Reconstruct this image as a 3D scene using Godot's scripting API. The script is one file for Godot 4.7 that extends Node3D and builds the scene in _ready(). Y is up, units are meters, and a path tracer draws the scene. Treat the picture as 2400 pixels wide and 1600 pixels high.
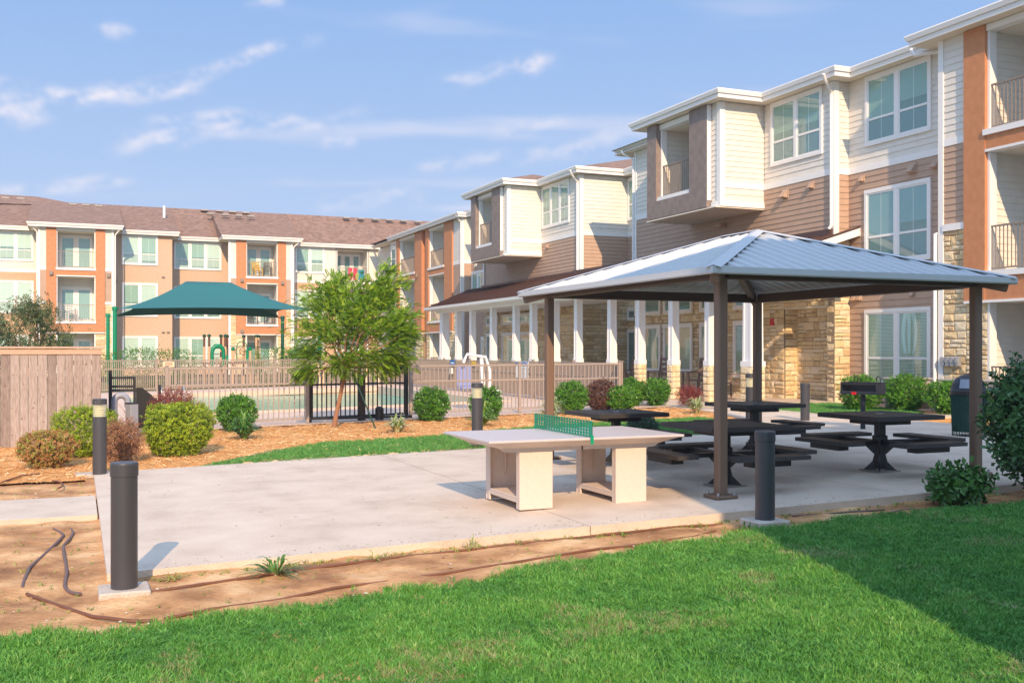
extends Node3D

const SLOPE := 0.0215
var M := {}
var used := {}
var rng := RandomNumberGenerator.new()
var shared := {}
var tally := {}

func _ready():
	rng.seed = 20240611
	set_view()
	make_materials()
	build_ground()
	build_near_wing()
	build_link_wing()
	build_far_block()
	build_shade_block()
	build_pool()
	build_pavilion()
	build_table_tennis()
	build_tables()
	build_bollards()
	build_services()
	build_playground()
	build_chairs()
	build_fences()
	build_plants()
	build_lawn()
	build_small()

# ---------------------------------------------------------------- view, sky, sun
func set_view():
	var cam := Camera3D.new()
	cam.name = "camera"
	cam.set_frustum(0.0666667, Vector2(0.0, 0.001), 0.1, 600.0)
	cam.position = Vector3(0, 1.7, 0)
	cam.rotation_degrees = Vector3(0, -23.0, 0)
	add_child(cam)
	cam.current = true
	var env := Environment.new()
	env.background_mode = Environment.BG_SKY
	var sky := Sky.new()
	var pm := PanoramaSkyMaterial.new()
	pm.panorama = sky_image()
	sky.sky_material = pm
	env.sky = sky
	env.background_energy_multiplier = 1.0
	env.tonemap_mode = Environment.TONE_MAPPER_LINEAR
	env.tonemap_exposure = 1.27
	env.sdfgi_enabled = true
	env.ssao_enabled = true
	env.ssil_enabled = true
	env.fog_enabled = true
	env.fog_density = 0.0007
	env.fog_light_color = Color(0.82, 0.86, 0.95)
	var we := WorldEnvironment.new()
	we.name = "world"
	we.environment = env
	add_child(we)
	var sun := DirectionalLight3D.new()
	sun.name = "sun"
	sun.light_energy = 1.32
	sun.light_color = Color(1.0, 0.865, 0.70)
	sun.light_angular_distance = 0.5
	sun.shadow_enabled = true
	add_child(sun)
	sun.look_at_from_position(Vector3(-0.230, 0.485, 0.845) * 50.0, Vector3.ZERO, Vector3.UP)

func sky_image() -> ImageTexture:
	var w := 2048
	var h := 1024
	var img := Image.create(w, h, false, Image.FORMAT_RGBF)
	var sunward := Vector3(-0.230, 0.485, 0.845).normalized()
	var n1 := FastNoiseLite.new()
	n1.seed = 11
	n1.noise_type = FastNoiseLite.TYPE_SIMPLEX_SMOOTH
	n1.fractal_type = FastNoiseLite.FRACTAL_FBM
	n1.fractal_octaves = 5
	n1.frequency = 1.0
	var n2 := FastNoiseLite.new()
	n2.seed = 5
	n2.frequency = 0.55
	n2.fractal_octaves = 3
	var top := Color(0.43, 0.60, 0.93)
	var mid := Color(0.245, 0.395, 0.680)
	var low := Color(0.505, 0.600, 0.755)
	var cloud := Color(0.79, 0.735, 0.775)
	var wisps := [
		[[Vector2(-0.082, 0.227), Vector2(-0.062, 0.227), Vector2(-0.031, 0.226), Vector2(0.001, 0.222), Vector2(0.030, 0.231), Vector2(0.056, 0.237), Vector2(0.090, 0.245), Vector2(0.114, 0.243)], 0.0060, 1.00],
		[[Vector2(0.083, 0.245), Vector2(0.129, 0.263), Vector2(0.177, 0.282), Vector2(0.230, 0.299)], 0.0038, 0.75],
		[[Vector2(-0.076, 0.217), Vector2(-0.049, 0.210), Vector2(-0.021, 0.217)], 0.0085, 0.70],
		[[Vector2(0.026, 0.187), Vector2(0.083, 0.200), Vector2(0.145, 0.213), Vector2(0.210, 0.213), Vector2(0.276, 0.224)], 0.0055, 0.70],
		[[Vector2(0.056, 0.208), Vector2(0.129, 0.220), Vector2(0.145, 0.218)], 0.0038, 0.50],
		[[Vector2(0.327, 0.255), Vector2(0.378, 0.265), Vector2(0.420, 0.273), Vector2(0.458, 0.280)], 0.0051, 0.60],
		[[Vector2(0.397, 0.273), Vector2(0.418, 0.269), Vector2(0.433, 0.278)], 0.0055, 0.70],
		[[Vector2(0.306, 0.174), Vector2(0.352, 0.183), Vector2(0.407, 0.191)], 0.0038, 0.60],
		[[Vector2(0.378, 0.210), Vector2(0.424, 0.219), Vector2(0.471, 0.225)], 0.0047, 0.55],
		[[Vector2(0.403, 0.182), Vector2(0.463, 0.196), Vector2(0.517, 0.209)], 0.0051, 0.45],
		[[Vector2(-0.072, 0.138), Vector2(-0.028, 0.146), Vector2(0.019, 0.152), Vector2(0.060, 0.159)], 0.0051, 0.55],
		[[Vector2(0.017, 0.285), Vector2(0.034, 0.284), Vector2(0.049, 0.284)], 0.0038, 0.70],
		[[Vector2(0.216, 0.195), Vector2(0.239, 0.199), Vector2(0.255, 0.201)], 0.0030, 0.55],
		[[Vector2(0.145, 0.319), Vector2(0.169, 0.322), Vector2(0.185, 0.319)], 0.0030, 0.60],
		[[Vector2(0.202, 0.140), Vector2(0.285, 0.150), Vector2(0.327, 0.146)], 0.0060, 0.35]]
	for j in h:
		var el := (0.5 - (j + 0.5) / h) * PI
		var s := sin(el)
		var base: Color
		if s < 0.0:
			base = low.lerp(Color(0.27, 0.25, 0.22), clampf(-s * 5.0, 0.0, 1.0))
			for i in w: img.set_pixel(i, j, base)
			continue
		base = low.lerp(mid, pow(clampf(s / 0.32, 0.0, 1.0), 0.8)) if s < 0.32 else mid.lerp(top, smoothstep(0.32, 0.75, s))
		for i in w:
			# thin high cloud lies on a flat layer far overhead: look it up where the line of sight meets it
			var az := (i + 0.5) / w * TAU
			var k := 1.0 / (s + 0.11)
			var px := sin(az) * cos(el) * k
			var pz := -cos(az) * cos(el) * k
			var a := px * 0.92 + pz * 0.38
			var b := -px * 0.38 + pz * 0.92
			var big := n2.get_noise_2d(a * 0.62 + 3.7, b * 0.95 - 1.3)
			var f := n1.get_noise_2d(a * 0.50 + 0.25 * big, b * 2.1 + 0.3 * big)
			var c := smoothstep(0.25, 0.8, f + 0.5 * big) * 0.35 + 0.12 * smoothstep(0.25, 0.0, s) * smoothstep(-0.2, 0.5, f)
			var dir := Vector3(sin(az) * cos(el), s, -cos(az) * cos(el))
			var ang := dir.angle_to(sunward)
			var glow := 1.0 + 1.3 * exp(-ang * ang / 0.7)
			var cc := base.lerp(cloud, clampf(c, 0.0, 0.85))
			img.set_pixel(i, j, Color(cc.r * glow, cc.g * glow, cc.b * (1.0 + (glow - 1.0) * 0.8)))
	# cirrus wisps: frayed strokes across the northern sky
	for q in wisps:
		var pts: Array = q[0]
		var lo := Vector2(9, 9)
		var hi := Vector2(-9, -9)
		for p in pts:
			lo = lo.min(p - Vector2(q[1], q[1]) * 4.0)
			hi = hi.max(p + Vector2(q[1], q[1]) * 4.0)
		for j in range(int((0.5 - hi.y / PI) * h), int((0.5 - lo.y / PI) * h) + 1):
			for i in range(int(floor(lo.x / TAU * w)), int(hi.x / TAU * w) + 1):
				var p := Vector2((i + 0.5) / w * TAU, (0.5 - (j + 0.5) / h) * PI)
				if p.y < 0.01: continue
				var warp: Vector2 = Vector2(n1.get_noise_2d(p.x * 9.0, p.y * 22.0), n1.get_noise_2d(p.x * 9.0 + 50.0, p.y * 22.0)) * q[1] * 1.7
				var best: float = 9.0
				var along := 0.0
				for t in pts.size() - 1:
					var cp := Geometry2D.get_closest_point_to_segment(p + warp, pts[t], pts[t + 1])
					var dd := cp.distance_to(p + warp)
					if dd < best:
						best = dd
						along = (t + cp.distance_to(pts[t]) / maxf((pts[t + 1] as Vector2).distance_to(pts[t]), 1e-5)) / (pts.size() - 1)
				var fray: float = 0.42 + 1.1 * n1.get_noise_2d(p.x * 16.0 + p.y * 14.0, p.y * 70.0 - p.x * 24.0) + 0.55 * n1.get_noise_2d(p.x * 60.0 + 7.0, p.y * 210.0 - p.x * 70.0)
				var c: float = q[2] * smoothstep(q[1] * 2.3, 0.0, best) * clampf(fray, 0.0, 1.0) * smoothstep(0.0, 0.2, along + 0.05) * smoothstep(1.0, 0.75, along)
				var iw := posmod(i, w)
				if c > 0.004: img.set_pixel(iw, j, img.get_pixel(iw, j).lerp(cloud, clampf(c, 0.0, 0.9)))
	return ImageTexture.create_from_image(img)

# ---------------------------------------------------------------- naming
func numbered(called: String) -> String:
	if not used.has(called):
		used[called] = 0
		return called
	used[called] += 1
	return "%s_%03d" % [called, used[called]]

func tag(o: Node, label := "", category := "", group := "", kind := "") -> Node:
	if label: o.set_meta("label", label)
	if category: o.set_meta("category", category)
	if group: o.set_meta("group", group)
	if kind: o.set_meta("kind", kind)
	return o

func thing(called: String, label: String, category: String, at := Vector3.ZERO, turn := 0.0, group := "") -> Node3D:
	var o := Node3D.new()
	o.name = numbered(called)
	o.position = at
	o.rotation.y = turn
	add_child(o)
	tag(o, label, category, group)
	return o

func put(called: String, mesh: Mesh, m: Material, parent: Node = null, tr := Transform3D.IDENTITY) -> MeshInstance3D:
	var o := MeshInstance3D.new()
	o.mesh = mesh
	o.material_override = m
	o.transform = tr
	if parent == null:
		o.name = numbered(called)
		add_child(o)
	else:
		var key := [parent.get_instance_id(), called]
		tally[key] = tally.get(key, -1) + 1
		o.name = called if tally[key] == 0 else "%s_%03d" % [called, tally[key]]
		parent.add_child(o, true)
	return o

func part(called: String, st: SurfaceTool, m: Material, parent: Node = null, tr := Transform3D.IDENTITY) -> MeshInstance3D:
	return put(called, st.commit(), m, parent, tr)

func struct(called: String, st: SurfaceTool, m: Material, parent: Node = null) -> MeshInstance3D:
	var o := part(called, st, m, parent)
	if parent == null: o.set_meta("kind", "structure")
	return o

func copy(o: Node3D, called: String, at: Vector3, turn: float, label: String) -> Node3D:
	var c: Node3D = o.duplicate()
	c.name = numbered(called)
	add_child(c)
	c.position = at
	c.rotation.y = turn
	c.set_meta("label", label)
	return c

func scatter(called: String, mesh: Mesh, m: Material, places: Array, tints: Array, parent: Node = null) -> MultiMeshInstance3D:
	var mm := MultiMesh.new()
	mm.transform_format = MultiMesh.TRANSFORM_3D
	mm.use_colors = tints.size() > 0
	mm.mesh = mesh
	mm.instance_count = places.size()
	for i in places.size():
		mm.set_instance_transform(i, places[i])
		if tints.size() > 0: mm.set_instance_color(i, tints[i])
	var o := MultiMeshInstance3D.new()
	o.multimesh = mm
	o.material_override = m
	if parent == null:
		o.name = numbered(called)
		add_child(o)
	else:
		o.name = called
		parent.add_child(o, true)
	o.set_meta("kind", "stuff")
	return o

# ---------------------------------------------------------------- shapes
func mb() -> SurfaceTool:
	var st := SurfaceTool.new()
	st.begin(Mesh.PRIMITIVE_TRIANGLES)
	return st

func tri(st: SurfaceTool, a: Vector3, b: Vector3, c: Vector3):
	var n := (c - a).cross(b - a)
	n = n.normalized() if n.length_squared() > 1e-16 else Vector3.UP
	for p in [a, b, c]:
		st.set_normal(n)
		st.add_vertex(p)

func quad(st: SurfaceTool, a: Vector3, b: Vector3, c: Vector3, d: Vector3):
	tri(st, a, b, c)
	tri(st, a, c, d)

func boxm(st: SurfaceTool, lo: Vector3, hi: Vector3, tr := Transform3D.IDENTITY):
	var p: Array[Vector3] = []
	for i in 8:
		p.append(tr * Vector3(hi.x if i & 1 else lo.x, hi.y if i & 2 else lo.y, hi.z if i & 4 else lo.z))
	quad(st, p[0], p[2], p[3], p[1])
	quad(st, p[5], p[7], p[6], p[4])
	quad(st, p[4], p[6], p[2], p[0])
	quad(st, p[1], p[3], p[7], p[5])
	quad(st, p[2], p[6], p[7], p[3])
	quad(st, p[4], p[0], p[1], p[5])

func heap_add(st: SurfaceTool, mesh: Mesh, tr: Transform3D):
	var v: PackedVector3Array = mesh.surface_get_arrays(0)[Mesh.ARRAY_VERTEX]
	for i in range(0, v.size(), 3): tri(st, tr * v[i], tr * v[i + 1], tr * v[i + 2])

func box(st: SurfaceTool, c: Vector3, s: Vector3, tr := Transform3D.IDENTITY):
	boxm(st, c - s * 0.5, c + s * 0.5, tr)

# a box with chamfered edges
func cbox(st: SurfaceTool, c: Vector3, s: Vector3, ch := 0.01, tr := Transform3D.IDENTITY):
	var h := s * 0.5
	var f := func(sx: int, sy: int, sz: int, ax: int) -> Vector3:
		var v := Vector3(sx * (h.x - (0.0 if ax == 0 else ch)), sy * (h.y - (0.0 if ax == 1 else ch)), sz * (h.z - (0.0 if ax == 2 else ch)))
		return tr * (c + v)
	for sg in [-1, 1]:
		quad_out(st, [f.call(sg, -1, -1, 0), f.call(sg, 1, -1, 0), f.call(sg, 1, 1, 0), f.call(sg, -1, 1, 0)], tr * c)
		quad_out(st, [f.call(-1, sg, -1, 1), f.call(1, sg, -1, 1), f.call(1, sg, 1, 1), f.call(-1, sg, 1, 1)], tr * c)
		quad_out(st, [f.call(-1, -1, sg, 2), f.call(1, -1, sg, 2), f.call(1, 1, sg, 2), f.call(-1, 1, sg, 2)], tr * c)
	for a in [-1, 1]:
		for b in [-1, 1]:
			quad_out(st, [f.call(a, b, -1, 0), f.call(a, b, 1, 0), f.call(a, b, 1, 1), f.call(a, b, -1, 1)], tr * c)
			quad_out(st, [f.call(a, -1, b, 0), f.call(a, 1, b, 0), f.call(a, 1, b, 2), f.call(a, -1, b, 2)], tr * c)
			quad_out(st, [f.call(-1, a, b, 1), f.call(1, a, b, 1), f.call(1, a, b, 2), f.call(-1, a, b, 2)], tr * c)
			for d in [-1, 1]:
				var p0: Vector3 = f.call(a, b, d, 0)
				var p1: Vector3 = f.call(a, b, d, 1)
				var p2: Vector3 = f.call(a, b, d, 2)
				if (p2 - p0).cross(p1 - p0).dot(p0 - tr * c) > 0.0: tri(st, p0, p1, p2)
				else: tri(st, p0, p2, p1)

func quad_out(st: SurfaceTool, q: Array, c: Vector3):
	var m: Vector3 = (q[0] + q[1] + q[2] + q[3]) * 0.25
	if (q[2] - q[0]).cross(q[1] - q[0]).dot(m - c) > 0.0: quad(st, q[0], q[1], q[2], q[3])
	else: quad(st, q[3], q[2], q[1], q[0])

func tube(st: SurfaceTool, pts: Array, radii: Array, n := 8, caps := true):
	var rings := []
	var ref := Vector3.UP
	for i in pts.size():
		var d: Vector3 = (pts[mini(i + 1, pts.size() - 1)] - pts[maxi(i - 1, 0)]).normalized()
		if i == 0: ref = Vector3.RIGHT if absf(d.y) > 0.9 else Vector3.UP
		var sx := d.cross(ref).normalized()
		var sy := sx.cross(d).normalized()
		ref = sy
		var r: float = radii[mini(i, radii.size() - 1)]
		var ring := []
		for k in n:
			var a := TAU * k / n
			var o := sx * cos(a) + sy * sin(a)
			ring.append([pts[i] + o * r, o])
		rings.append(ring)
	for i in rings.size() - 1:
		for k in n:
			var k2 := (k + 1) % n
			for q in [rings[i][k], rings[i + 1][k2], rings[i + 1][k], rings[i][k], rings[i][k2], rings[i + 1][k2]]:
				st.set_normal(q[1])
				st.add_vertex(q[0])
	if caps:
		for e in [0, rings.size() - 1]:
			for k in n - 2:
				if e == 0: tri(st, rings[e][0][0], rings[e][k + 2][0], rings[e][k + 1][0])
				else: tri(st, rings[e][0][0], rings[e][k + 1][0], rings[e][k + 2][0])

# profile: points (radius, height) turned round the y axis
func lathe(st: SurfaceTool, prof: Array, c := Vector3.ZERO, n := 24):
	for i in prof.size() - 1:
		var a: Vector2 = prof[i]
		var b: Vector2 = prof[i + 1]
		var t := (b - a)
		var nn := Vector2(t.y, -t.x).normalized()
		for k in n:
			var a0 := TAU * k / n
			var a1 := TAU * (k + 1) / n
			var d0 := Vector3(cos(a0), 0, sin(a0))
			var d1 := Vector3(cos(a1), 0, sin(a1))
			var v := [c + d0 * a.x + Vector3.UP * a.y, c + d0 * b.x + Vector3.UP * b.y, c + d1 * b.x + Vector3.UP * b.y, c + d1 * a.x + Vector3.UP * a.y]
			var m := [d0 * nn.x + Vector3.UP * nn.y, d0 * nn.x + Vector3.UP * nn.y, d1 * nn.x + Vector3.UP * nn.y, d1 * nn.x + Vector3.UP * nn.y]
			for q in [0, 2, 1, 0, 3, 2]:
				st.set_normal(m[q])
				st.add_vertex(v[q])

# a polygon in the local xy plane, z from z0 to z1
func prism(st: SurfaceTool, poly: Array, z0: float, z1: float, tr := Transform3D.IDENTITY):
	var pv := PackedVector2Array(poly)
	if Geometry2D.is_polygon_clockwise(pv): pv.reverse()
	var ids := Geometry2D.triangulate_polygon(pv)
	var f := func(p: Vector2, z: float) -> Vector3: return tr * Vector3(p.x, p.y, z)
	for i in range(0, ids.size(), 3):
		var a := pv[ids[i]]
		var b := pv[ids[i + 1]]
		var c := pv[ids[i + 2]]
		if (b - a).cross(c - a) < 0.0:
			var t := b
			b = c
			c = t
		tri(st, f.call(a, z1), f.call(c, z1), f.call(b, z1))
		tri(st, f.call(a, z0), f.call(b, z0), f.call(c, z0))
	for i in pv.size():
		var a := pv[i]
		var b := pv[(i + 1) % pv.size()]
		quad(st, f.call(a, z0), f.call(a, z1), f.call(b, z1), f.call(b, z0))

# a closed profile (outward offset, height) swept along a level path of (x, z) points with mitred corners
func sweep(st: SurfaceTool, path: Array, prof: Array):
	var rings := []
	for i in path.size():
		var p: Vector2 = path[i]
		var d0: Vector2 = (p - path[i - 1]).normalized() if i > 0 else (path[1] - p).normalized()
		var d1: Vector2 = (path[i + 1] - p).normalized() if i < path.size() - 1 else d0
		var n0 := Vector2(-d0.y, d0.x)
		var n1 := Vector2(-d1.y, d1.x)
		var m := (n0 + n1) / maxf(1.0 + n0.dot(n1), 0.2)
		var ring := []
		for q in prof:
			ring.append(Vector3(p.x + m.x * q.x, q.y, p.y + m.y * q.x))
		rings.append(ring)
	for i in rings.size() - 1:
		for k in prof.size():
			var k2: int = (k + 1) % prof.size()
			quad(st, rings[i][k], rings[i][k2], rings[i + 1][k2], rings[i + 1][k])

func yg(x: float) -> float:
	return SLOPE * clampf(x, 0.0, 16.0)

# a polygon (x, z) laid on the sloping site, cut at the two creases of the slope; thick > 0 adds sides
func sheet(called: String, poly: Array, h: float, m: Material, thick := 0.0, parent: Node = null) -> MeshInstance3D:
	var st := mb()
	for band in [[-400.0, 0.0], [0.0, 16.0], [16.0, 400.0]]:
		var strip := PackedVector2Array([Vector2(band[0], -400), Vector2(band[1], -400), Vector2(band[1], 400), Vector2(band[0], 400)])
		for piece in Geometry2D.intersect_polygons(PackedVector2Array(poly), strip):
			var ids := Geometry2D.triangulate_polygon(piece)
			for i in range(0, ids.size(), 3):
				var v := []
				for k in 3:
					var q: Vector2 = piece[ids[i + k]]
					v.append(Vector3(q.x, yg(q.x) + h, q.y))
				if (v[2] - v[0]).cross(v[1] - v[0]).y > 0.0: tri(st, v[0], v[1], v[2])
				else: tri(st, v[0], v[2], v[1])
			if thick > 0.0:
				var cen := Vector2.ZERO
				for q in piece: cen += q / piece.size()
				for i in piece.size():
					var a: Vector2 = piece[i]
					var b: Vector2 = piece[(i + 1) % piece.size()]
					if absf(a.x - b.x) < 1e-4 and (absf(a.x) < 1e-4 or absf(a.x - 16.0) < 1e-4): continue
					var q4 := [Vector3(a.x, yg(a.x) + h, a.y), Vector3(b.x, yg(b.x) + h, b.y), Vector3(b.x, yg(b.x) + h - thick, b.y), Vector3(a.x, yg(a.x) + h - thick, a.y)]
					quad_out(st, q4, Vector3(cen.x, yg(cen.x) + h - thick * 0.5, cen.y))
	return struct(called, st, m, parent)

# ---------------------------------------------------------------- materials
func noise_image(size: int, sd: int, freq: float, oct := 4, kind := FastNoiseLite.TYPE_SIMPLEX_SMOOTH) -> PackedByteArray:
	var n := FastNoiseLite.new()
	n.seed = sd
	n.frequency = freq
	n.noise_type = kind
	n.fractal_octaves = oct
	if kind == FastNoiseLite.TYPE_CELLULAR:
		n.cellular_return_type = FastNoiseLite.RETURN_CELL_VALUE
		n.fractal_type = FastNoiseLite.FRACTAL_NONE
	var img := n.get_seamless_image(size, size)
	img.convert(Image.FORMAT_L8)
	return img.get_data()

# layers: [bytes, weight]; ramp: colours spread evenly from dark to light
func ramp_image(size: int, layers: Array, ramp: Array) -> Image:
	var out := PackedByteArray()
	out.resize(size * size * 3)
	var lut := PackedByteArray()
	lut.resize(256 * 3)
	for i in 256:
		var t := i / 255.0 * (ramp.size() - 1)
		var k := mini(int(t), ramp.size() - 2)
		var c: Color = (ramp[k] as Color).lerp(ramp[k + 1], t - k)
		lut[i * 3] = c.r8
		lut[i * 3 + 1] = c.g8
		lut[i * 3 + 2] = c.b8
	for i in size * size:
		var v := 0.0
		for l in layers: v += l[0][i] * l[1]
		var q := clampi(int(v), 0, 255) * 3
		out[i * 3] = lut[q]
		out[i * 3 + 1] = lut[q + 1]
		out[i * 3 + 2] = lut[q + 2]
	return Image.create_from_data(size, size, false, Image.FORMAT_RGB8, out)

func bump(bytes: PackedByteArray, size: int, strength: float) -> ImageTexture:
	var img := Image.create_from_data(size, size, false, Image.FORMAT_L8, bytes)
	img.convert(Image.FORMAT_RGBA8)
	img.bump_map_to_normal_map(strength)
	return ImageTexture.create_from_image(img)

func flat(called: String, c: Color, rough := 0.75, metal := 0.0) -> StandardMaterial3D:
	var m := StandardMaterial3D.new()
	m.albedo_color = c
	m.roughness = rough
	m.metallic = metal
	M[called] = m
	return m

func tri_mat(called: String, img: Image, scale: Vector3, rough := 0.9, normal: Texture2D = null, nscale := 1.0, tint := Color.WHITE) -> StandardMaterial3D:
	var m := flat(called, tint, rough)
	m.albedo_texture = ImageTexture.create_from_image(img)
	m.uv1_triplanar = true
	m.uv1_world_triplanar = true
	m.uv1_scale = scale
	m.uv1_triplanar_sharpness = 8.0
	if normal:
		m.normal_enabled = true
		m.normal_texture = normal
		m.normal_scale = nscale
	return m

func c8(r: int, g: int, b: int) -> Color:
	return Color8(r, g, b)

func leaf_mat(called: String, rough := 0.55, back := 0.35) -> StandardMaterial3D:
	var m := flat(called, Color.WHITE, rough)
	m.vertex_color_use_as_albedo = true
	m.cull_mode = BaseMaterial3D.CULL_DISABLED
	m.backlight_enabled = true
	m.backlight = Color(back, back, back * 0.6)
	return m

func make_materials():
	var S := 512
	var blot := noise_image(S, 3, 0.006, 5)
	var fine := noise_image(S, 8, 0.09, 3)
	var grit := noise_image(S, 21, 0.35, 2)
	var streak := noise_image(S, 33, 0.02, 5)
	# painted and coated things
	flat("white", c8(234, 232, 230), 0.55)
	flat("white_soft", c8(222, 218, 214), 0.8)
	flat("soffit", c8(226, 216, 200), 0.85)
	flat("charcoal", c8(104, 94, 90), 0.75)
	flat("black", c8(38, 36, 37), 0.42)
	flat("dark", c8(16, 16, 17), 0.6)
	flat("bollard", c8(66, 66, 71), 0.38)
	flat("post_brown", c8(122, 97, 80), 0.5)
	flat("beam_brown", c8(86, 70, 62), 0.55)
	flat("fence", c8(160, 145, 135), 0.6)
	flat("fence_far", c8(152, 136, 124), 0.7)
	flat("rail_grey", c8(142, 128, 116), 0.6)
	flat("gutter_end", c8(205, 203, 200), 0.6)
	flat("green_paint", c8(0, 132, 92), 0.35)
	flat("green_dark", c8(0, 84, 66), 0.4)
	flat("green_bin", c8(10, 62, 52), 0.5)
	flat("post_tan", c8(214, 176, 142), 0.5)
	flat("post_maroon", c8(110, 74, 60), 0.5)
	flat("net_green", c8(0, 146, 108), 0.4)
	flat("sail", c8(38, 106, 108), 0.9)
	flat("navy", c8(40, 43, 52), 0.5)
	flat("pvc", c8(150, 155, 168), 0.45)
	flat("metal", c8(178, 180, 184), 0.35, 0.6)
	flat("roof_metal", c8(190, 192, 194), 0.5, 0.0)
	flat("roof_metal_under", c8(170, 166, 160), 0.6, 0.1)
	flat("porch_metal", c8(92, 68, 62), 0.45, 0.2)
	flat("red", c8(190, 24, 30), 0.4)
	flat("blue", c8(28, 98, 168), 0.5)
	flat("seat_blue", c8(140, 148, 190), 0.5)
	flat("yellow", c8(226, 178, 40), 0.5)
	flat("sign_tan", c8(226, 196, 160), 0.6)
	flat("hose", c8(112, 72, 52), 0.6)
	flat("hose_grey", c8(110, 86, 80), 0.55)
	flat("ac_grey", c8(158, 152, 146), 0.6)
	flat("chair_wood", c8(122, 100, 88), 0.7)
	flat("door_grey", c8(150, 142, 134), 0.7)
	flat("interior", c8(70, 66, 62), 0.9)
	flat("lens", c8(226, 214, 170), 0.25)
	flat("red_cloth", c8(200, 60, 90), 0.8)
	flat("teal_cloth", c8(40, 130, 150), 0.8)
	flat("mortar", c8(146, 130, 110), 0.95)
	flat("bark", c8(150, 108, 82), 0.9)
	flat("twig", c8(120, 96, 74), 0.9)
	# glass: a thin pane in front of blinds
	var pane := flat("pane", Color(0.75, 0.92, 0.90, 0.16), 0.02)
	pane.transparency = BaseMaterial3D.TRANSPARENCY_ALPHA
	pane.metallic_specular = 0.9
	var lens := flat("lens_glass", Color(0.95, 0.95, 0.85, 0.3), 0.04)
	lens.transparency = BaseMaterial3D.TRANSPARENCY_ALPHA
	flat("blind_sky_teal", c8(112, 156, 158), 0.6)  # tinted blinds, with the sky reflected in the glass put into their colour
	flat("blind_sky_deep", c8(72, 106, 112), 0.6)  # lower sash: the same reflected sky, put into a deeper colour
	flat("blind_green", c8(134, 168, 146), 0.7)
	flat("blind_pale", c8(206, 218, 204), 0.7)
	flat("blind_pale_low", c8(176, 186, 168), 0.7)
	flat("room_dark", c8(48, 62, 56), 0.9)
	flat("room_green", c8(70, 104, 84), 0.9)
	flat("slat", c8(196, 204, 160), 0.6)
	flat("curtain", c8(206, 226, 212), 0.9)
	# walls
	var paint := func(called: String, c: Color):
		tri_mat(called, ramp_image(256, [[noise_image(256, 9, 0.02, 4), 0.6], [noise_image(256, 4, 0.2, 2), 0.4]], [c.darkened(0.06), c.lightened(0.05)]), Vector3(0.5, 0.5, 0.5), 0.8)
	paint.call("cream", c8(228, 222, 212))
	paint.call("taupe", c8(186, 156, 134))
	paint.call("tan", c8(206, 168, 134))
	var stucco_n := bump(noise_image(256, 51, 0.22, 3), 256, 3.0)
	tri_mat("peach", ramp_image(256, [[noise_image(256, 19, 0.03, 4), 1.0]], [c8(196, 164, 138), c8(210, 180, 154)]), Vector3(0.8, 0.8, 0.8), 0.9, stucco_n, 0.5)
	tri_mat("orange", ramp_image(256, [[noise_image(256, 29, 0.02, 5), 1.0]], [c8(188, 126, 86), c8(204, 142, 100)]), Vector3(0.7, 0.7, 0.7), 0.85, stucco_n, 0.4)
	tri_mat("panel", ramp_image(256, [[noise_image(256, 39, 0.02, 5), 1.0]], [c8(124, 110, 104), c8(148, 132, 124)]), Vector3(0.6, 0.6, 0.6), 0.7)
	var rock_n := bump(noise_image(S, 61, 0.05, 5), S, 7.0)
	var st_cols := [[c8(206, 178, 134), c8(240, 218, 176)], [c8(218, 194, 152), c8(246, 230, 198)], [c8(186, 156, 116), c8(224, 198, 158)], [c8(212, 194, 162), c8(240, 226, 200)]]
	for i in 4:
		tri_mat("stone%d" % i, ramp_image(256, [[noise_image(256, 70 + i, 0.025, 5), 0.7], [noise_image(256, 80 + i, 0.15, 3), 0.3]], st_cols[i]), Vector3(1.1, 1.1, 1.1), 0.95, rock_n, 1.0)
	# shingles: offset courses with ragged tabs
	var sh := PackedByteArray()
	sh.resize(S * S)
	var cell := RandomNumberGenerator.new()
	cell.seed = 4
	for row in 32:
		var xs := 0
		while xs < S:
			var wd := cell.randi_range(12, 30)
			var v := cell.randi_range(40, 215)
			for yy in 16:
				for xx in wd:
					if xs + xx < S:
						sh[(row * 16 + yy) * S + xs + xx] = clampi(v - (70 if yy > 13 else 0) - (30 if xx == 0 else 0), 0, 255)
			xs += wd
	tri_mat("shingle", ramp_image(S, [[sh, 0.6], [grit, 0.35]], [c8(106, 82, 68), c8(138, 110, 95), c8(168, 138, 122)]), Vector3(0.2, 0.2, 0.2), 0.95)
	# ground
	tri_mat("concrete", ramp_image(S, [[blot, 0.55], [streak, 0.25], [fine, 0.12], [grit, 0.14]], [c8(178, 160, 143), c8(206, 188, 170), c8(219, 203, 186)]), Vector3(0.28, 0.28, 0.28), 0.88, bump(grit, S, 2.0), 0.4)
	tri_mat("concrete_old", ramp_image(S, [[blot, 0.5], [fine, 0.3], [grit, 0.2]], [c8(150, 138, 124), c8(190, 178, 166), c8(208, 198, 188)]), Vector3(0.7, 0.7, 0.7), 0.92, bump(fine, S, 4.0), 0.6)
	tri_mat("deck", ramp_image(S, [[blot, 0.5], [grit, 0.5]], [c8(196, 166, 146), c8(226, 200, 180)]), Vector3(0.3, 0.3, 0.3), 0.9)
	tri_mat("soil", ramp_image(S, [[blot, 0.6], [streak, 0.25], [fine, 0.12], [grit, 0.2]], [c8(84, 56, 36), c8(146, 100, 62), c8(200, 152, 104), c8(232, 198, 152)]), Vector3(0.33, 0.33, 0.33), 0.97, bump(fine, S, 6.0), 0.22)
	tri_mat("ground", ramp_image(S, [[blot, 0.7], [fine, 0.3]], [c8(96, 96, 60), c8(130, 122, 84)]), Vector3(0.1, 0.1, 0.1), 0.97)
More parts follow.
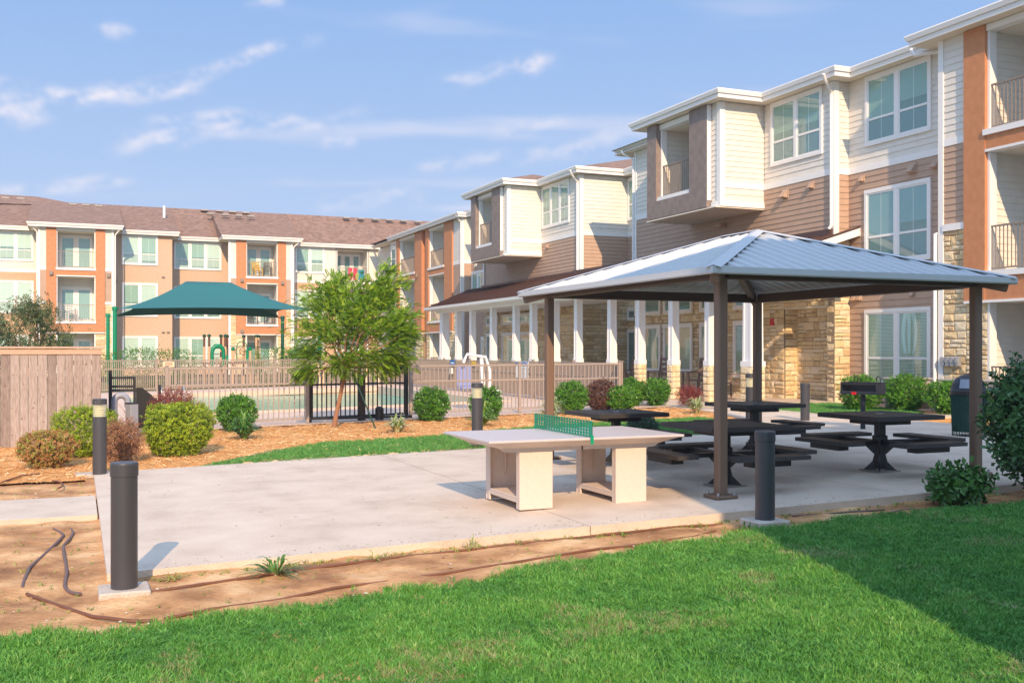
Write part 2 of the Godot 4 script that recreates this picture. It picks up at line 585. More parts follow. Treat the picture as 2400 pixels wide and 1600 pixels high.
	tri_mat("turf", ramp_image(S, [[blot, 0.5], [fine, 0.3], [grit, 0.25]], [c8(50, 92, 36), c8(76, 124, 50), c8(116, 132, 70)]), Vector3(0.6, 0.6, 0.6), 0.97)
	tri_mat("mulch", ramp_image(S, [[blot, 0.4], [streak, 0.2], [fine, 0.25], [grit, 0.2]], [c8(196, 124, 64), c8(226, 160, 92), c8(240, 186, 122)]), Vector3(0.5, 0.5, 0.5), 0.97, bump(fine, S, 9.0), 0.9)
	# weathered boards, grain up and down
	var grain := noise_image(S, 91, 0.03, 5)
	for i in 4:
		var k: float = [0.0, 0.05, -0.05, 0.09][i]
		var wc := [c8(104, 90, 84), c8(152, 135, 127), c8(188, 172, 164)]
		for j in 3: wc[j] = (wc[j] as Color).lightened(k) if k >= 0.0 else (wc[j] as Color).darkened(-k * 2.0)
		var wm := tri_mat("wood%d" % i, ramp_image(S, [[grain, 0.65], [blot, 0.3], [grit, 0.12]], wc), Vector3(5.0, 0.35, 5.0), 0.9)
		wm.uv1_offset = Vector3(i * 0.37, i * 0.21, i * 0.53)
	tri_mat("wood_warm", ramp_image(S, [[noise_image(S, 92, 0.03, 5), 0.7], [grit, 0.3]], [c8(172, 140, 118), c8(210, 180, 158)]), Vector3(0.5, 6.0, 6.0), 0.9, null, 1.0)
	tri_mat("knot", ramp_image(64, [[noise_image(64, 93, 0.1, 3), 1.0]], [c8(110, 84, 74), c8(136, 110, 98)]), Vector3(3, 3, 3), 0.9)
	# slab-like coated steel of the table tennis table, faintly speckled
	tri_mat("table_cream", ramp_image(256, [[noise_image(256, 95, 0.05, 4), 0.5], [noise_image(256, 96, 0.3, 2), 0.5]], [c8(206, 188, 176), c8(220, 204, 192)]), Vector3(1.2, 1.2, 1.2), 0.55)
	tri_mat("table_top", ramp_image(256, [[noise_image(256, 97, 0.05, 4), 0.5], [noise_image(256, 98, 0.3, 2), 0.5]], [c8(190, 180, 178), c8(204, 194, 192)]), Vector3(1.2, 1.2, 1.2), 0.5)
	var mesh_n := PackedByteArray()
	mesh_n.resize(128 * 128)
	for j in 128:
		for i in 128:
			mesh_n[j * 128 + i] = int(127 + 120 * sin(TAU * 8 * i / 128.0) * sin(TAU * 8 * j / 128.0))
	tri_mat("mesh_black", ramp_image(128, [[mesh_n, 1.0]], [c8(36, 33, 32), c8(88, 79, 73)]), Vector3(5, 5, 5), 0.45, bump(mesh_n, 128, 6.0), 1.0)
	tri_mat("mesh_green", ramp_image(128, [[mesh_n, 1.0]], [c8(4, 34, 30), c8(12, 82, 66)]), Vector3(4, 4, 4), 0.45, bump(mesh_n, 128, 6.0), 1.0)
	# water
	var water := flat("water", c8(74, 178, 152), 0.1)
	water.metallic_specular = 0.3
	water.normal_enabled = true
	water.normal_texture = bump(noise_image(256, 99, 0.03, 3), 256, 3.0)
	water.normal_scale = 0.25
	water.uv1_triplanar = true
	water.uv1_world_triplanar = true
	water.uv1_scale = Vector3(0.5, 0.5, 0.5)
	leaf_mat("leaf")
	leaf_mat("leaf_gloss", 0.32, 0.3)
	leaf_mat("grass", 0.6, 0.45)
	var straw := leaf_mat("straw", 0.8, 0.1)
	straw.backlight_enabled = false

# ---------------------------------------------------------------- ground
func build_ground():
	for r in [[-300, 300, -27.95, 200], [-300, 300, -400, -40.95], [-300, 1.45, -40.95, -27.95], [11.45, 300, -40.95, -27.95]]:
		sheet("ground", [Vector2(r[0], r[2]), Vector2(r[1], r[2]), Vector2(r[1], r[3]), Vector2(r[0], r[3])], -0.17, M.ground)
	relief("soil", -5.0, 15.5, -16.0, -2.0, 0.1, func(x, z): return yg(x) - 0.06 - 0.02 * smoothstep(1.0, 6.0, x) - 0.09 * smoothstep(-8.5, -9.0, z) * smoothstep(0.25, 0.6, x), M.soil, 0.03)
	relief("mulch_bed", -4.0, 18.2, -22.9, -14.9, 0.12, func(x, z): return yg(x) - 0.03 - (0.12 if in_mulch_gap(x, z) else 0.0), M.mulch, 0.03)
	var p := Node3D.new()
	p.name = "patio"
	add_child(p)
	p.set_meta("kind", "structure")
	var joint := 0.006
	for q in [[0.2, 4.35], [4.35, 8.15], [8.15, 11.95], [11.95, 15.4]]:
		var zb := -15.5 if q[0] < 11.0 else -17.2
		sheet("slab_panel", [Vector2(q[0] + joint, -8.4), Vector2(q[1] - joint, -8.4), Vector2(q[1] - joint, zb), Vector2(q[0] + joint, zb)], 0.0, M.concrete, 0.16, p)
	for q in [[-13.0, -9.5], [-9.49, -6.0], [-5.99, -2.9], [-2.89, 0.19]]:
		sheet("path", [Vector2(q[0], -11.6), Vector2(q[1], -11.6), Vector2(q[1], -13.15), Vector2(q[0], -13.15)], -0.012, M.concrete, 0.15)
	sheet("path", [Vector2(12.9, -17.22), Vector2(15.1, -17.22), Vector2(15.4, -22.0), Vector2(13.9, -21.2)], 0.0, M.concrete, 0.14)
	sheet("path", [Vector2(15.42, -15.9), Vector2(17.3, -16.2), Vector2(17.3, -17.2), Vector2(15.42, -17.2)], 0.0, M.concrete, 0.14)
	var porch := [Vector2(14.9, -21.2), Vector2(13.9, -21.22), Vector2(13.9, -49), Vector2(19.1, -49), Vector2(19.1, -22.0), Vector2(15.41, -21.9)]
	sheet("pavement", porch, 0.0, M.concrete, 0.14)
	# strip of turf behind the patio and the patch by the walk
	sheet("lawn", [Vector2(1.6, -15.6), Vector2(2.4, -16.6), Vector2(3.1, -17.5), Vector2(4.3, -17.75), Vector2(5.8, -17.95), Vector2(7.2, -18.4), Vector2(9.4, -19.4), Vector2(10.6, -18.9), Vector2(12.6, -19.2), Vector2(12.6, -17.3), Vector2(11.9, -17.3), Vector2(11.9, -15.6)], -0.012, M.turf)
	sheet("lawn", [Vector2(15.15, -17.3), Vector2(17.4, -17.3), Vector2(18.3, -21.6), Vector2(15.5, -21.7)], -0.01, M.turf)
	var front := [Vector2(-6, 8), Vector2(-6, -6.95)]
	var x := -5.5
	while x < 15.5:
		front.append(Vector2(x, lawn_edge(x) + 0.05))
		x += 0.25
	front.append(Vector2(15.5, 8))
	sheet("lawn", front, -0.05, M.turf)

func in_mulch_gap(x: float, z: float) -> bool:
	return x > 0.1 and z > -15.55

func lawn_edge(x: float) -> float:
	var pts := [[-6.0, -6.95], [-0.5, -6.95], [0.2, -6.85], [1.2, -6.9], [2.4, -7.0], [3.6, -7.33], [4.5, -7.46], [5.7, -7.64], [7.1, -7.8], [8.8, -7.62], [16.0, -7.6]]
	for i in pts.size() - 1:
		if x <= pts[i + 1][0]:
			var t: float = clampf((x - pts[i][0]) / (pts[i + 1][0] - pts[i][0]), 0.0, 1.0)
			return lerpf(pts[i][1], pts[i + 1][1], t) + 0.05 * sin(x * 5.3) + 0.03 * sin(x * 13.7)
	return -7.6

func relief(called: String, x0: float, x1: float, z0: float, z1: float, cell: float, f: Callable, m: Material, amp: float):
	var n := FastNoiseLite.new()
	n.seed = 77
	n.frequency = 1.4
	n.fractal_octaves = 4
	var nx := int((x1 - x0) / cell)
	var nz := int((z1 - z0) / cell)
	var st := mb()
	st.set_smooth_group(0)
	for j in nz + 1:
		for i in nx + 1:
			var x := x0 + i * cell
			var z := z0 + j * cell
			st.add_vertex(Vector3(x, f.call(x, z) + n.get_noise_2d(x, z) * amp, z))
	for j in nz:
		for i in nx:
			var a := j * (nx + 1) + i
			for k in [a, a + 1, a + nx + 2, a, a + nx + 2, a + nx + 1]: st.add_index(k)
	st.generate_normals()
	struct(called, st, m)

# ---------------------------------------------------------------- facades: local x along the wall, y up, z out of it
func face_x(x: float) -> Transform3D:
	return Transform3D(Basis(Vector3(0, 0, 1), Vector3.UP, Vector3(-1, 0, 0)), Vector3(x, 0, 0))

func face_z(z: float) -> Transform3D:
	return Transform3D(Basis.IDENTITY, Vector3(0, 0, z))

var heap := {}
func heaped(mat_name: String) -> SurfaceTool:
	if not heap.has(mat_name): heap[mat_name] = mb()
	return heap[mat_name]

func flush(b: Node, called: String):
	for k in heap:
		var o := part(called + ("_stone" if k.begins_with("stone") else "_siding") if k != "white" else called + "_trim", heap[k], M[k], b)
		o.set_meta("kind", "stuff")
	heap = {}

func lim(b: Node, what: String) -> bool:
	var k := [b.get_instance_id(), "n" + what]
	tally[k] = tally.get(k, 0) + 1
	return tally[k] <= 300

func board_mesh() -> Mesh:
	if not shared.has("board"):
		var st := mb()
		var pr := [Vector2(0, 0), Vector2(0.022, 0), Vector2(0.022, 0.006), Vector2(0.007, 0.157), Vector2(0, 0.157)]
		for i in pr.size():
			var a: Vector2 = pr[i]
			var c: Vector2 = pr[(i + 1) % pr.size()]
			quad(st, Vector3(0, a.y, a.x), Vector3(0, c.y, c.x), Vector3(1, c.y, c.x), Vector3(1, a.y, a.x))
		for e in [0, 1]:
			for i in range(1, pr.size() - 1):
				tri(st, Vector3(e, pr[0].y, pr[0].x), Vector3(e, pr[i].y, pr[i].x), Vector3(e, pr[i + 1].y, pr[i + 1].x))
		shared.board = st.commit()
	return shared.board

func one_box(b: Node, called: String, lo: Vector3, hi: Vector3, T: Transform3D, m: String):
	var st := mb()
	boxm(st, lo, hi, T)
	part(called, st, M[m], b)

func wall(b: Node, T: Transform3D, u0: float, u1: float, v0: float, v1: float, m: String, thick := 0.25):
	var st := mb()
	boxm(st, Vector3(u0, v0, -thick), Vector3(u1, v1, 0.0), T)
	part("wall", st, M[m], b)

func siding(b: Node, T: Transform3D, u0: float, u1: float, v0: float, v1: float, m: String, singly := true, backed := true):
	if backed: wall(b, T, u0, u1, v0, v1, m)
	var n := maxi(1, int(round((v1 - v0) / 0.157)))
	var k := (v1 - v0) / n / 0.157
	for i in n:
		var tr := T * Transform3D(Basis.from_scale(Vector3(u1 - u0, k, 1.0)), Vector3(u0, v0 + i * 0.157 * k, 0.0005))
		if singly and lim(b, "board"): put("siding_board", board_mesh(), M[m], b, tr)
		else: heap_add(heaped(m), board_mesh(), tr)

# cream above, white band, taupe below: the pattern of the whole complex
func striped(b: Node, T: Transform3D, u0: float, u1: float, low: float, singly := true, upper := "cream", lower := "taupe"):
	siding(b, T, u0, u1, 6.70, 9.05, upper, singly)
	trim(b, T, u0, u1, 6.53, 6.70, 0.03)
	siding(b, T, u0, u1, low, 6.53, lower, singly)

func trim(b: Node, T: Transform3D, u0: float, u1: float, v0: float, v1: float, proud := 0.03, m := "white"):
	var st := mb()
	boxm(st, Vector3(u0, v0, -0.24), Vector3(u1, v1, proud), T)
	part("trim_board", st, M[m], b)

func window(b: Node, T: Transform3D, u0: float, u1: float, v0: float, v1: float, n: int, upper := "blind_sky_teal", lower := "blind_sky_deep", slats := false, single := false, split := 0.36):
	var st := mb()
	var jw := 0.085
	var mw := 0.12
	var z := 0.06
	boxm(st, Vector3(u0, v1 - 0.10, 0.0), Vector3(u1, v1, z + 0.006), T)
	boxm(st, Vector3(u0, v0, 0.0), Vector3(u1, v0 + 0.09, z + 0.004), T)
	boxm(st, Vector3(u0, v0 + 0.09, 0.0), Vector3(u0 + jw, v1 - 0.10, z), T)
	boxm(st, Vector3(u1 - jw, v0 + 0.09, 0.0), Vector3(u1, v1 - 0.10, z), T)
	var w := (u1 - u0 - 2 * jw - (n - 1) * mw) / n
	var panes := []
	for i in n:
		var a := u0 + jw + i * (w + mw)
		if i > 0: boxm(st, Vector3(a - mw, v0 + 0.09, 0.0), Vector3(a, v1 - 0.10, z - 0.002), T)
		var lo := v0 + 0.09
		var hi := v1 - 0.10
		var f := 0.045
		var rz := z - 0.014
		var mid := lerpf(lo, hi, split)
		boxm(st, Vector3(a, lo, 0.0), Vector3(a + f, hi, rz), T)
		boxm(st, Vector3(a + w - f, lo, 0.0), Vector3(a + w, hi, rz), T)
		boxm(st, Vector3(a + f, hi - f, 0.0), Vector3(a + w - f, hi, rz), T)
		boxm(st, Vector3(a + f, lo, 0.0), Vector3(a + w - f, lo + f, rz), T)
		if single:
			panes.append([a + f, a + w - f, lo + f, hi - f, upper])
		else:
			boxm(st, Vector3(a + f, mid - 0.03, 0.0), Vector3(a + w - f, mid + 0.03, rz + 0.004), T)
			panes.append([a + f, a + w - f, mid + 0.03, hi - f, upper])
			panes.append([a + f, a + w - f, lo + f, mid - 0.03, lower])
			var c := a + w * 0.5
			boxm(st, Vector3(c - 0.008, lo + f, 0.028), Vector3(c + 0.008, hi - f, 0.0325), T)
	var o := part("window", st, M.white, b)
	for q in panes:
		# blinds hang to different heights; where one stops short the dark room shows
		var cut: float = 0.0
		if not single and rng.randf() < 0.45: cut = rng.randf_range(0.05, 0.3)
		var mid_y := lerpf(q[2], q[3], cut)
		var bs := mb()
		boxm(bs, Vector3(q[0] + 0.001, mid_y + 0.001, 0.0232), Vector3(q[1] - 0.001, q[3] - 0.001, 0.0262), T)
		var bm_name: String = q[4]
		if bm_name == "blind_pale" and rng.randf() < 0.3: bm_name = "blind_green"
		elif bm_name == "blind_sky_teal" and rng.randf() < 0.3: bm_name = "blind_green"
		part("blind", bs, M[bm_name], o)
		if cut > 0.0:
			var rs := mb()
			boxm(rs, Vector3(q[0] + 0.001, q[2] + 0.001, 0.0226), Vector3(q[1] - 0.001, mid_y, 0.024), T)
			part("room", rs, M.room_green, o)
		if slats:
			var ss := mb()
			var y: float = q[2] + 0.02
			while y < q[3] - 0.02:
				quad(ss, T * Vector3(q[0] + 0.01, y, 0.0265), T * Vector3(q[1] - 0.01, y, 0.0265), T * Vector3(q[1] - 0.01, y + 0.022, 0.0305), T * Vector3(q[0] + 0.01, y + 0.022, 0.0305))
				y += 0.036
			part("blind", ss, M.slat, o)
		var ps := mb()
		boxm(ps, Vector3(q[0], q[2], 0.034), Vector3(q[1], q[3], 0.037), T)
		part("pane", ps, M.pane, o)

func stone_mesh(k: int) -> Mesh:
	var key := "stone_mesh%d" % k
	if not shared.has(key):
		var r := RandomNumberGenerator.new()
		r.seed = 100 + k
		var st := mb()
		var j := func(a: float) -> float: return r.randf_range(-a, a)
		var back := [Vector3(0, 0, -0.3), Vector3(1, 0, -0.3), Vector3(1, 1, -0.3), Vector3(0, 1, -0.3)]
		var edge := []
		var face := []
		for q in [[0, 0], [1, 0], [1, 1], [0, 1]]:
			edge.append(Vector3(q[0] + j.call(0.03), q[1] + j.call(0.04), 0.45 + j.call(0.12)))
			face.append(Vector3(absf(q[0] - 0.10 - absf(j.call(0.05))), absf(q[1] - 0.14 - absf(j.call(0.06))), 0.85 + j.call(0.25)))
		var mid := [Vector3(0.38 + j.call(0.1), 0.5 + j.call(0.14), 1.0 + j.call(0.35)), Vector3(0.68 + j.call(0.1), 0.5 + j.call(0.14), 1.0 + j.call(0.35))]
		for i in 4:
			var i2 := (i + 1) % 4
			quad_out(st, [back[i], back[i2], edge[i2], edge[i]], Vector3(0.5, 0.5, 0.3))
			quad_out(st, [edge[i], edge[i2], face[i2], face[i]], Vector3(0.5, 0.5, 0.3))
		for t in [[face[0], face[1], mid[0]], [mid[0], face[1], mid[1]], [face[1], face[2], mid[1]], [face[2], mid[0], mid[1]], [face[2], face[3], mid[0]], [face[3], face[0], mid[0]]]:
			var nn: Vector3 = (t[2] - t[0]).cross(t[1] - t[0])
			if nn.z > 0.0: tri(st, t[0], t[1], t[2])
			else: tri(st, t[0], t[2], t[1])
		shared[key] = st.commit()
	return shared[key]

# coursed rubble: rows of uneven height, each stone a piece of its own while they are near enough to tell apart
func stonework(b: Node, T: Transform3D, u0: float, u1: float, v0: float, v1: float, scale := 1.0, singly := true, depth := 0.035, backed := true):
	if backed: wall(b, T, u0, u1, v0, v1, "mortar")
	var v := v0
	var gap := 0.014
	while v < v1 - 0.03:
		var h := rng.randf_range(0.10, 0.25) * scale
		if v1 - v - h < 0.09 * scale: h = v1 - v
		var u := u0
		while u < u1 - 0.02:
			var w := rng.randf_range(0.14, 0.46) * scale
			if u1 - u - w < 0.12 * scale: w = u1 - u
			var rects := [[u, v, w, h]]
			if h > 0.19 * scale and rng.randf() < 0.4:
				var s := rng.randf_range(0.35, 0.65)
				rects = [[u, v, w, h * s], [u, v + h * s, w, h * (1 - s)]]
				if rng.randf() < 0.5 and w > 0.22 * scale:
					var q := rng.randf_range(0.4, 0.6)
					rects = [[u, v, w * q, h * s], [u + w * q, v, w * (1 - q), h * s], [u, v + h * s, w, h * (1 - s)]]
			for r in rects:
				var d := depth * rng.randf_range(0.8, 1.3)
				var B := Basis.from_scale(Vector3(r[2] - gap, r[3] - gap, d))
				var at := Vector3(r[0] + gap * 0.5, r[1] + gap * 0.5, 0.0)
				if rng.randf() < 0.5:
					B = B * Basis(Vector3(-1, 0, 0), Vector3(0, -1, 0), Vector3(0, 0, 1))
					at += Vector3(r[2] - gap, r[3] - gap, 0)
				var tr := T * Transform3D(B, at)
				var k := rng.randi() % 6
				var mk := "stone%d" % [0, 0, 1, 1, 2, 3][rng.randi() % 6]
				if singly and lim(b, "stone"): put("stone", stone_mesh(k), M[mk], b, tr)
				else: heap_add(heaped(mk), stone_mesh(k), tr)
			u += w
		v += h

func railing(b: Node, T: Transform3D, u0: float, u1: float, v0: float, v1: float, z := -0.04):
	var st := mb()
	boxm(st, Vector3(u0, v1 - 0.04, z - 0.02), Vector3(u1, v1, z + 0.02), T)
	boxm(st, Vector3(u0, v0, z - 0.016), Vector3(u1, v0 + 0.035, z + 0.016), T)
	var n := int((u1 - u0) / 0.105)
	for i in n + 1:
		var x := lerpf(u0 + 0.012, u1 - 0.012, float(i) / n)
		boxm(st, Vector3(x - 0.009, v0 + 0.035, z - 0.009), Vector3(x + 0.009, v1 - 0.04, z + 0.009), T)
	part("railing", st, M.rail_grey, b)

func hood(b: Node, T: Transform3D, u: float, v: float, m := "taupe", size := 1.0):
	var s := size * 0.8
	var st := mb()
	boxm(st, Vector3(u - 0.13 * s, v - 0.13 * s, 0.0), Vector3(u + 0.13 * s, v + 0.14 * s, 0.045), T)
	prism(st, [Vector2(0.045, 0.12 * s), Vector2(0.045, -0.09 * s), Vector2(0.07, -0.12 * s), Vector2(0.2 * s, -0.10 * s)], u - 0.10 * s, u + 0.10 * s, T * Transform3D(Basis(Vector3(0, 0, 1), Vector3.UP, Vector3(-1, 0, 0)) * Basis.from_scale(Vector3(1, 1, -1)), Vector3(0, v, 0)))
	part("vent_hood", st, M[m], b)

func wall_light(b: Node, T: Transform3D, u: float, v: float):
	var st := mb()
	boxm(st, Vector3(u - 0.09, v - 0.11, 0.02), Vector3(u + 0.09, v + 0.11, 0.13), T)
	part("wall_light", st, M.rail_grey, b)

func downspout(b: Node, pts: Array):
	var st := mb()
	tube(st, pts, [0.045], 8)
	part("downspout", st, M.white, b)

func french_door(b: Node, T: Transform3D, u0: float, u1: float, v0: float, v1: float, n := 2):
	var st := mb()
	var w := (u1 - u0) / n
	var panes := []
	for i in n:
		var a := u0 + i * w
		boxm(st, Vector3(a, v0, 0.0), Vector3(a + 0.15, v1, 0.05), T)
		boxm(st, Vector3(a + w - 0.15, v0, 0.0), Vector3(a + w - 0.004, v1, 0.05), T)
		boxm(st, Vector3(a + 0.15, v1 - 0.2, 0.0), Vector3(a + w - 0.15, v1, 0.05), T)
		boxm(st, Vector3(a + 0.15, v0, 0.0), Vector3(a + w - 0.15, v0 + 0.22, 0.05), T)
		panes.append([a + 0.15, a + w - 0.15])
	var o := part("door", st, M.white, b)
	for q in panes:
		var bs := mb()
		boxm(bs, Vector3(q[0], v0 + 0.22, 0.004), Vector3(q[1], v1 - 0.2, 0.012), T)
		part("blind", bs, M.blind_sky_teal, o)
		var ps := mb()
		boxm(ps, Vector3(q[0], v0 + 0.22, 0.03), Vector3(q[1], v1 - 0.2, 0.033), T)
		part("pane", ps, M.pane, o)

# an open balcony let into the wall between u0 and u1
func recess(b: Node, T: Transform3D, u0: float, u1: float, v0: float, v1: float, depth := 1.5, rail := true, door := 2, sill := true):
	var st := mb()
	boxm(st, Vector3(u0 - 0.12, v0 - 0.12, -depth - 0.1), Vector3(u1 + 0.12, v1 + 0.1, -depth), T)
	part("balcony_wall", st, M.cream, b)
	var fl := mb()
	boxm(fl, Vector3(u0 - 0.1, v0 - 0.14, -depth), Vector3(u1 + 0.1, v0 - 0.001, -0.23), T)
	part("balcony_floor", fl, M.soffit, b)
	fl = mb()
	boxm(fl, Vector3(u0, v1, -depth), Vector3(u1, v1 + 0.06, -0.23), T)
	part("balcony_ceiling", fl, M.soffit, b)
	for s in [[u0, -1.0], [u1, 1.0]]:
		var sd := Transform3D(Basis(Vector3(0, 0, s[1]), Vector3.UP, Vector3(-s[1], 0, 0)), Vector3(s[0], 0, 0))
		var loc := T * sd
		if s[1] < 0.0: siding(b, loc, 0.23, depth, v0, v1, "cream", false)
		else: siding(b, loc, -depth, -0.23, v0, v1, "cream", false)
	if door > 0:
		var dw := minf(u1 - u0 - 0.3, 0.95 * door)
		var c := (u0 + u1) * 0.5
		french_door(b, T * Transform3D(Basis.IDENTITY, Vector3(0, 0, -depth)), c - dw * 0.5, c + dw * 0.5, v0, minf(v0 + 2.15, v1 - 0.1), door)
	one_box(b, "balcony_trim", Vector3(u0, v0, -0.2), Vector3(u0 + 0.06, v1, 0.015), T, "white")
	one_box(b, "balcony_trim", Vector3(u1 - 0.06, v0, -0.2), Vector3(u1, v1, 0.015), T, "white")
	if sill: one_box(b, "balcony_sill", Vector3(u0 - 0.03, v0 - 0.13, -0.2), Vector3(u1 + 0.03, v0, 0.14), T, "white")
	if rail: railing(b, T, u0 + 0.06, u1 - 0.06, v0 + 0.04, v0 + 1.02)

# coloured bay with stacked balconies: strips of siding, coloured pilasters and beams, open recesses
func bay(b: Node, T: Transform3D, c0: float, s0: float, p0: float, o0: float, o1: float, p1: float, s1: float, c1: float, singly: bool, door := 2):
	for q in [[c0, s0, p0], [c1, s1, p1]]:
		var e0 := minf(q[0], q[1])
		var e1 := maxf(q[0], q[1])
		if e1 - e0 > 0.01:
			trim(b, T, e0, e1, 0.2, 9.05, 0.045)
			e0 = minf(q[1], q[2])
			e1 = maxf(q[1], q[2])
			striped(b, T, e0, e1, 4.69, singly)
			trim(b, T, e0, e1, 4.53, 4.69, 0.07)
			stonework(b, T, e0, e1, 0.2, 4.53, 1.0 if singly else 1.5, singly)
	for q in [[p0, o0], [o1, p1]]:
		var st := mb()
		boxm(st, Vector3(q[0], 2.86, -0.22), Vector3(q[1], 9.04, 0.10), T)
		part("pilaster", st, M.orange, b)
		stonework(b, T, q[0], q[1], 0.2, 2.82, 1.0 if singly else 1.5, singly)
	one_box(b, "beam", Vector3(o0, 2.86, -0.2), Vector3(o1, 3.38, 0.085), T, "orange")
	one_box(b, "beam", Vector3(o0, 6.24, -0.2), Vector3(o1, 6.55, 0.085), T, "orange")
	one_box(b, "trim_board", Vector3(p0 + 0.02, 2.80, -0.2), Vector3(p1 - 0.02, 2.857, 0.12), T, "white")
	one_box(b, "trim_board", Vector3(o0, 6.18, -0.2), Vector3(o1, 6.237, 0.10), T, "white")
	one_box(b, "trim_board", Vector3(o0, 8.90, -0.2), Vector3(o1, 9.04, 0.06), T, "white")
	recess(b, T, o0, o1, 6.68, 8.90, 1.5, true, door)
	recess(b, T, o0, o1, 3.51, 6.18, 1.5, true, door)
	recess(b, T, o0, o1, 0.36, 2.80, 1.5, true, door, false)

func eave(b: Node, path: Array, m := "white"):
	var st := mb()
	sweep(st, path, [Vector2(-0.01, 9.30), Vector2(0.0, 9.27), Vector2(-0.035, 9.17), Vector2(-0.12, 9.165), Vector2(-0.12, 9.30)])
	part("gutter", st, M[m], b)
	var fs := mb()
	sweep(fs, path, [Vector2(-0.075, 9.164), Vector2(-0.085, 9.05), Vector2(-0.12, 9.05), Vector2(-0.12, 9.164)])
	part("fascia", fs, M[m], b)

func hip(b: Node, x0: float, x1: float, z0: float, z1: float, soffit_y: float, m := 0.3):
	var st := mb()
	var y := 9.24
	var w := minf(x1 - x0, z1 - z0) * 0.5
	var top := y + w * m
	var a := Vector3(x0 + w, top, z0 + w)
	var c := Vector3(x1 - w, top, z1 - w)
	var p := [Vector3(x0, y, z0), Vector3(x1, y, z0), Vector3(x1, y, z1), Vector3(x0, y, z1)]
	if x1 - x0 > z1 - z0:
		quad(st, p[3], a, c, p[2])
		quad(st, p[1], c, a, p[0])
		tri(st, p[0], a, p[3])
		tri(st, p[2], c, p[1])
	else:
		quad(st, p[0], a, c, p[3])
		quad(st, p[2], c, a, p[1])
		tri(st, p[1], a, p[0])
		tri(st, p[3], c, p[2])
	part("roof", st, M.shingle, b)
	var so := mb()
	boxm(so, Vector3(x0 + 0.1, soffit_y, z0 + 0.1), Vector3(x1 - 0.1, soffit_y + 0.03, z1 - 0.1))
	part("soffit", so, M.soffit, b)

func corner(b: Node, x: float, z: float, v0: float, v1: float, s := 0.13):
	var st := mb()
	boxm(st, Vector3(x - 0.045, v0, z - s), Vector3(x + s, v1, z + 0.045))
	part("corner_board", st, M.white, b)

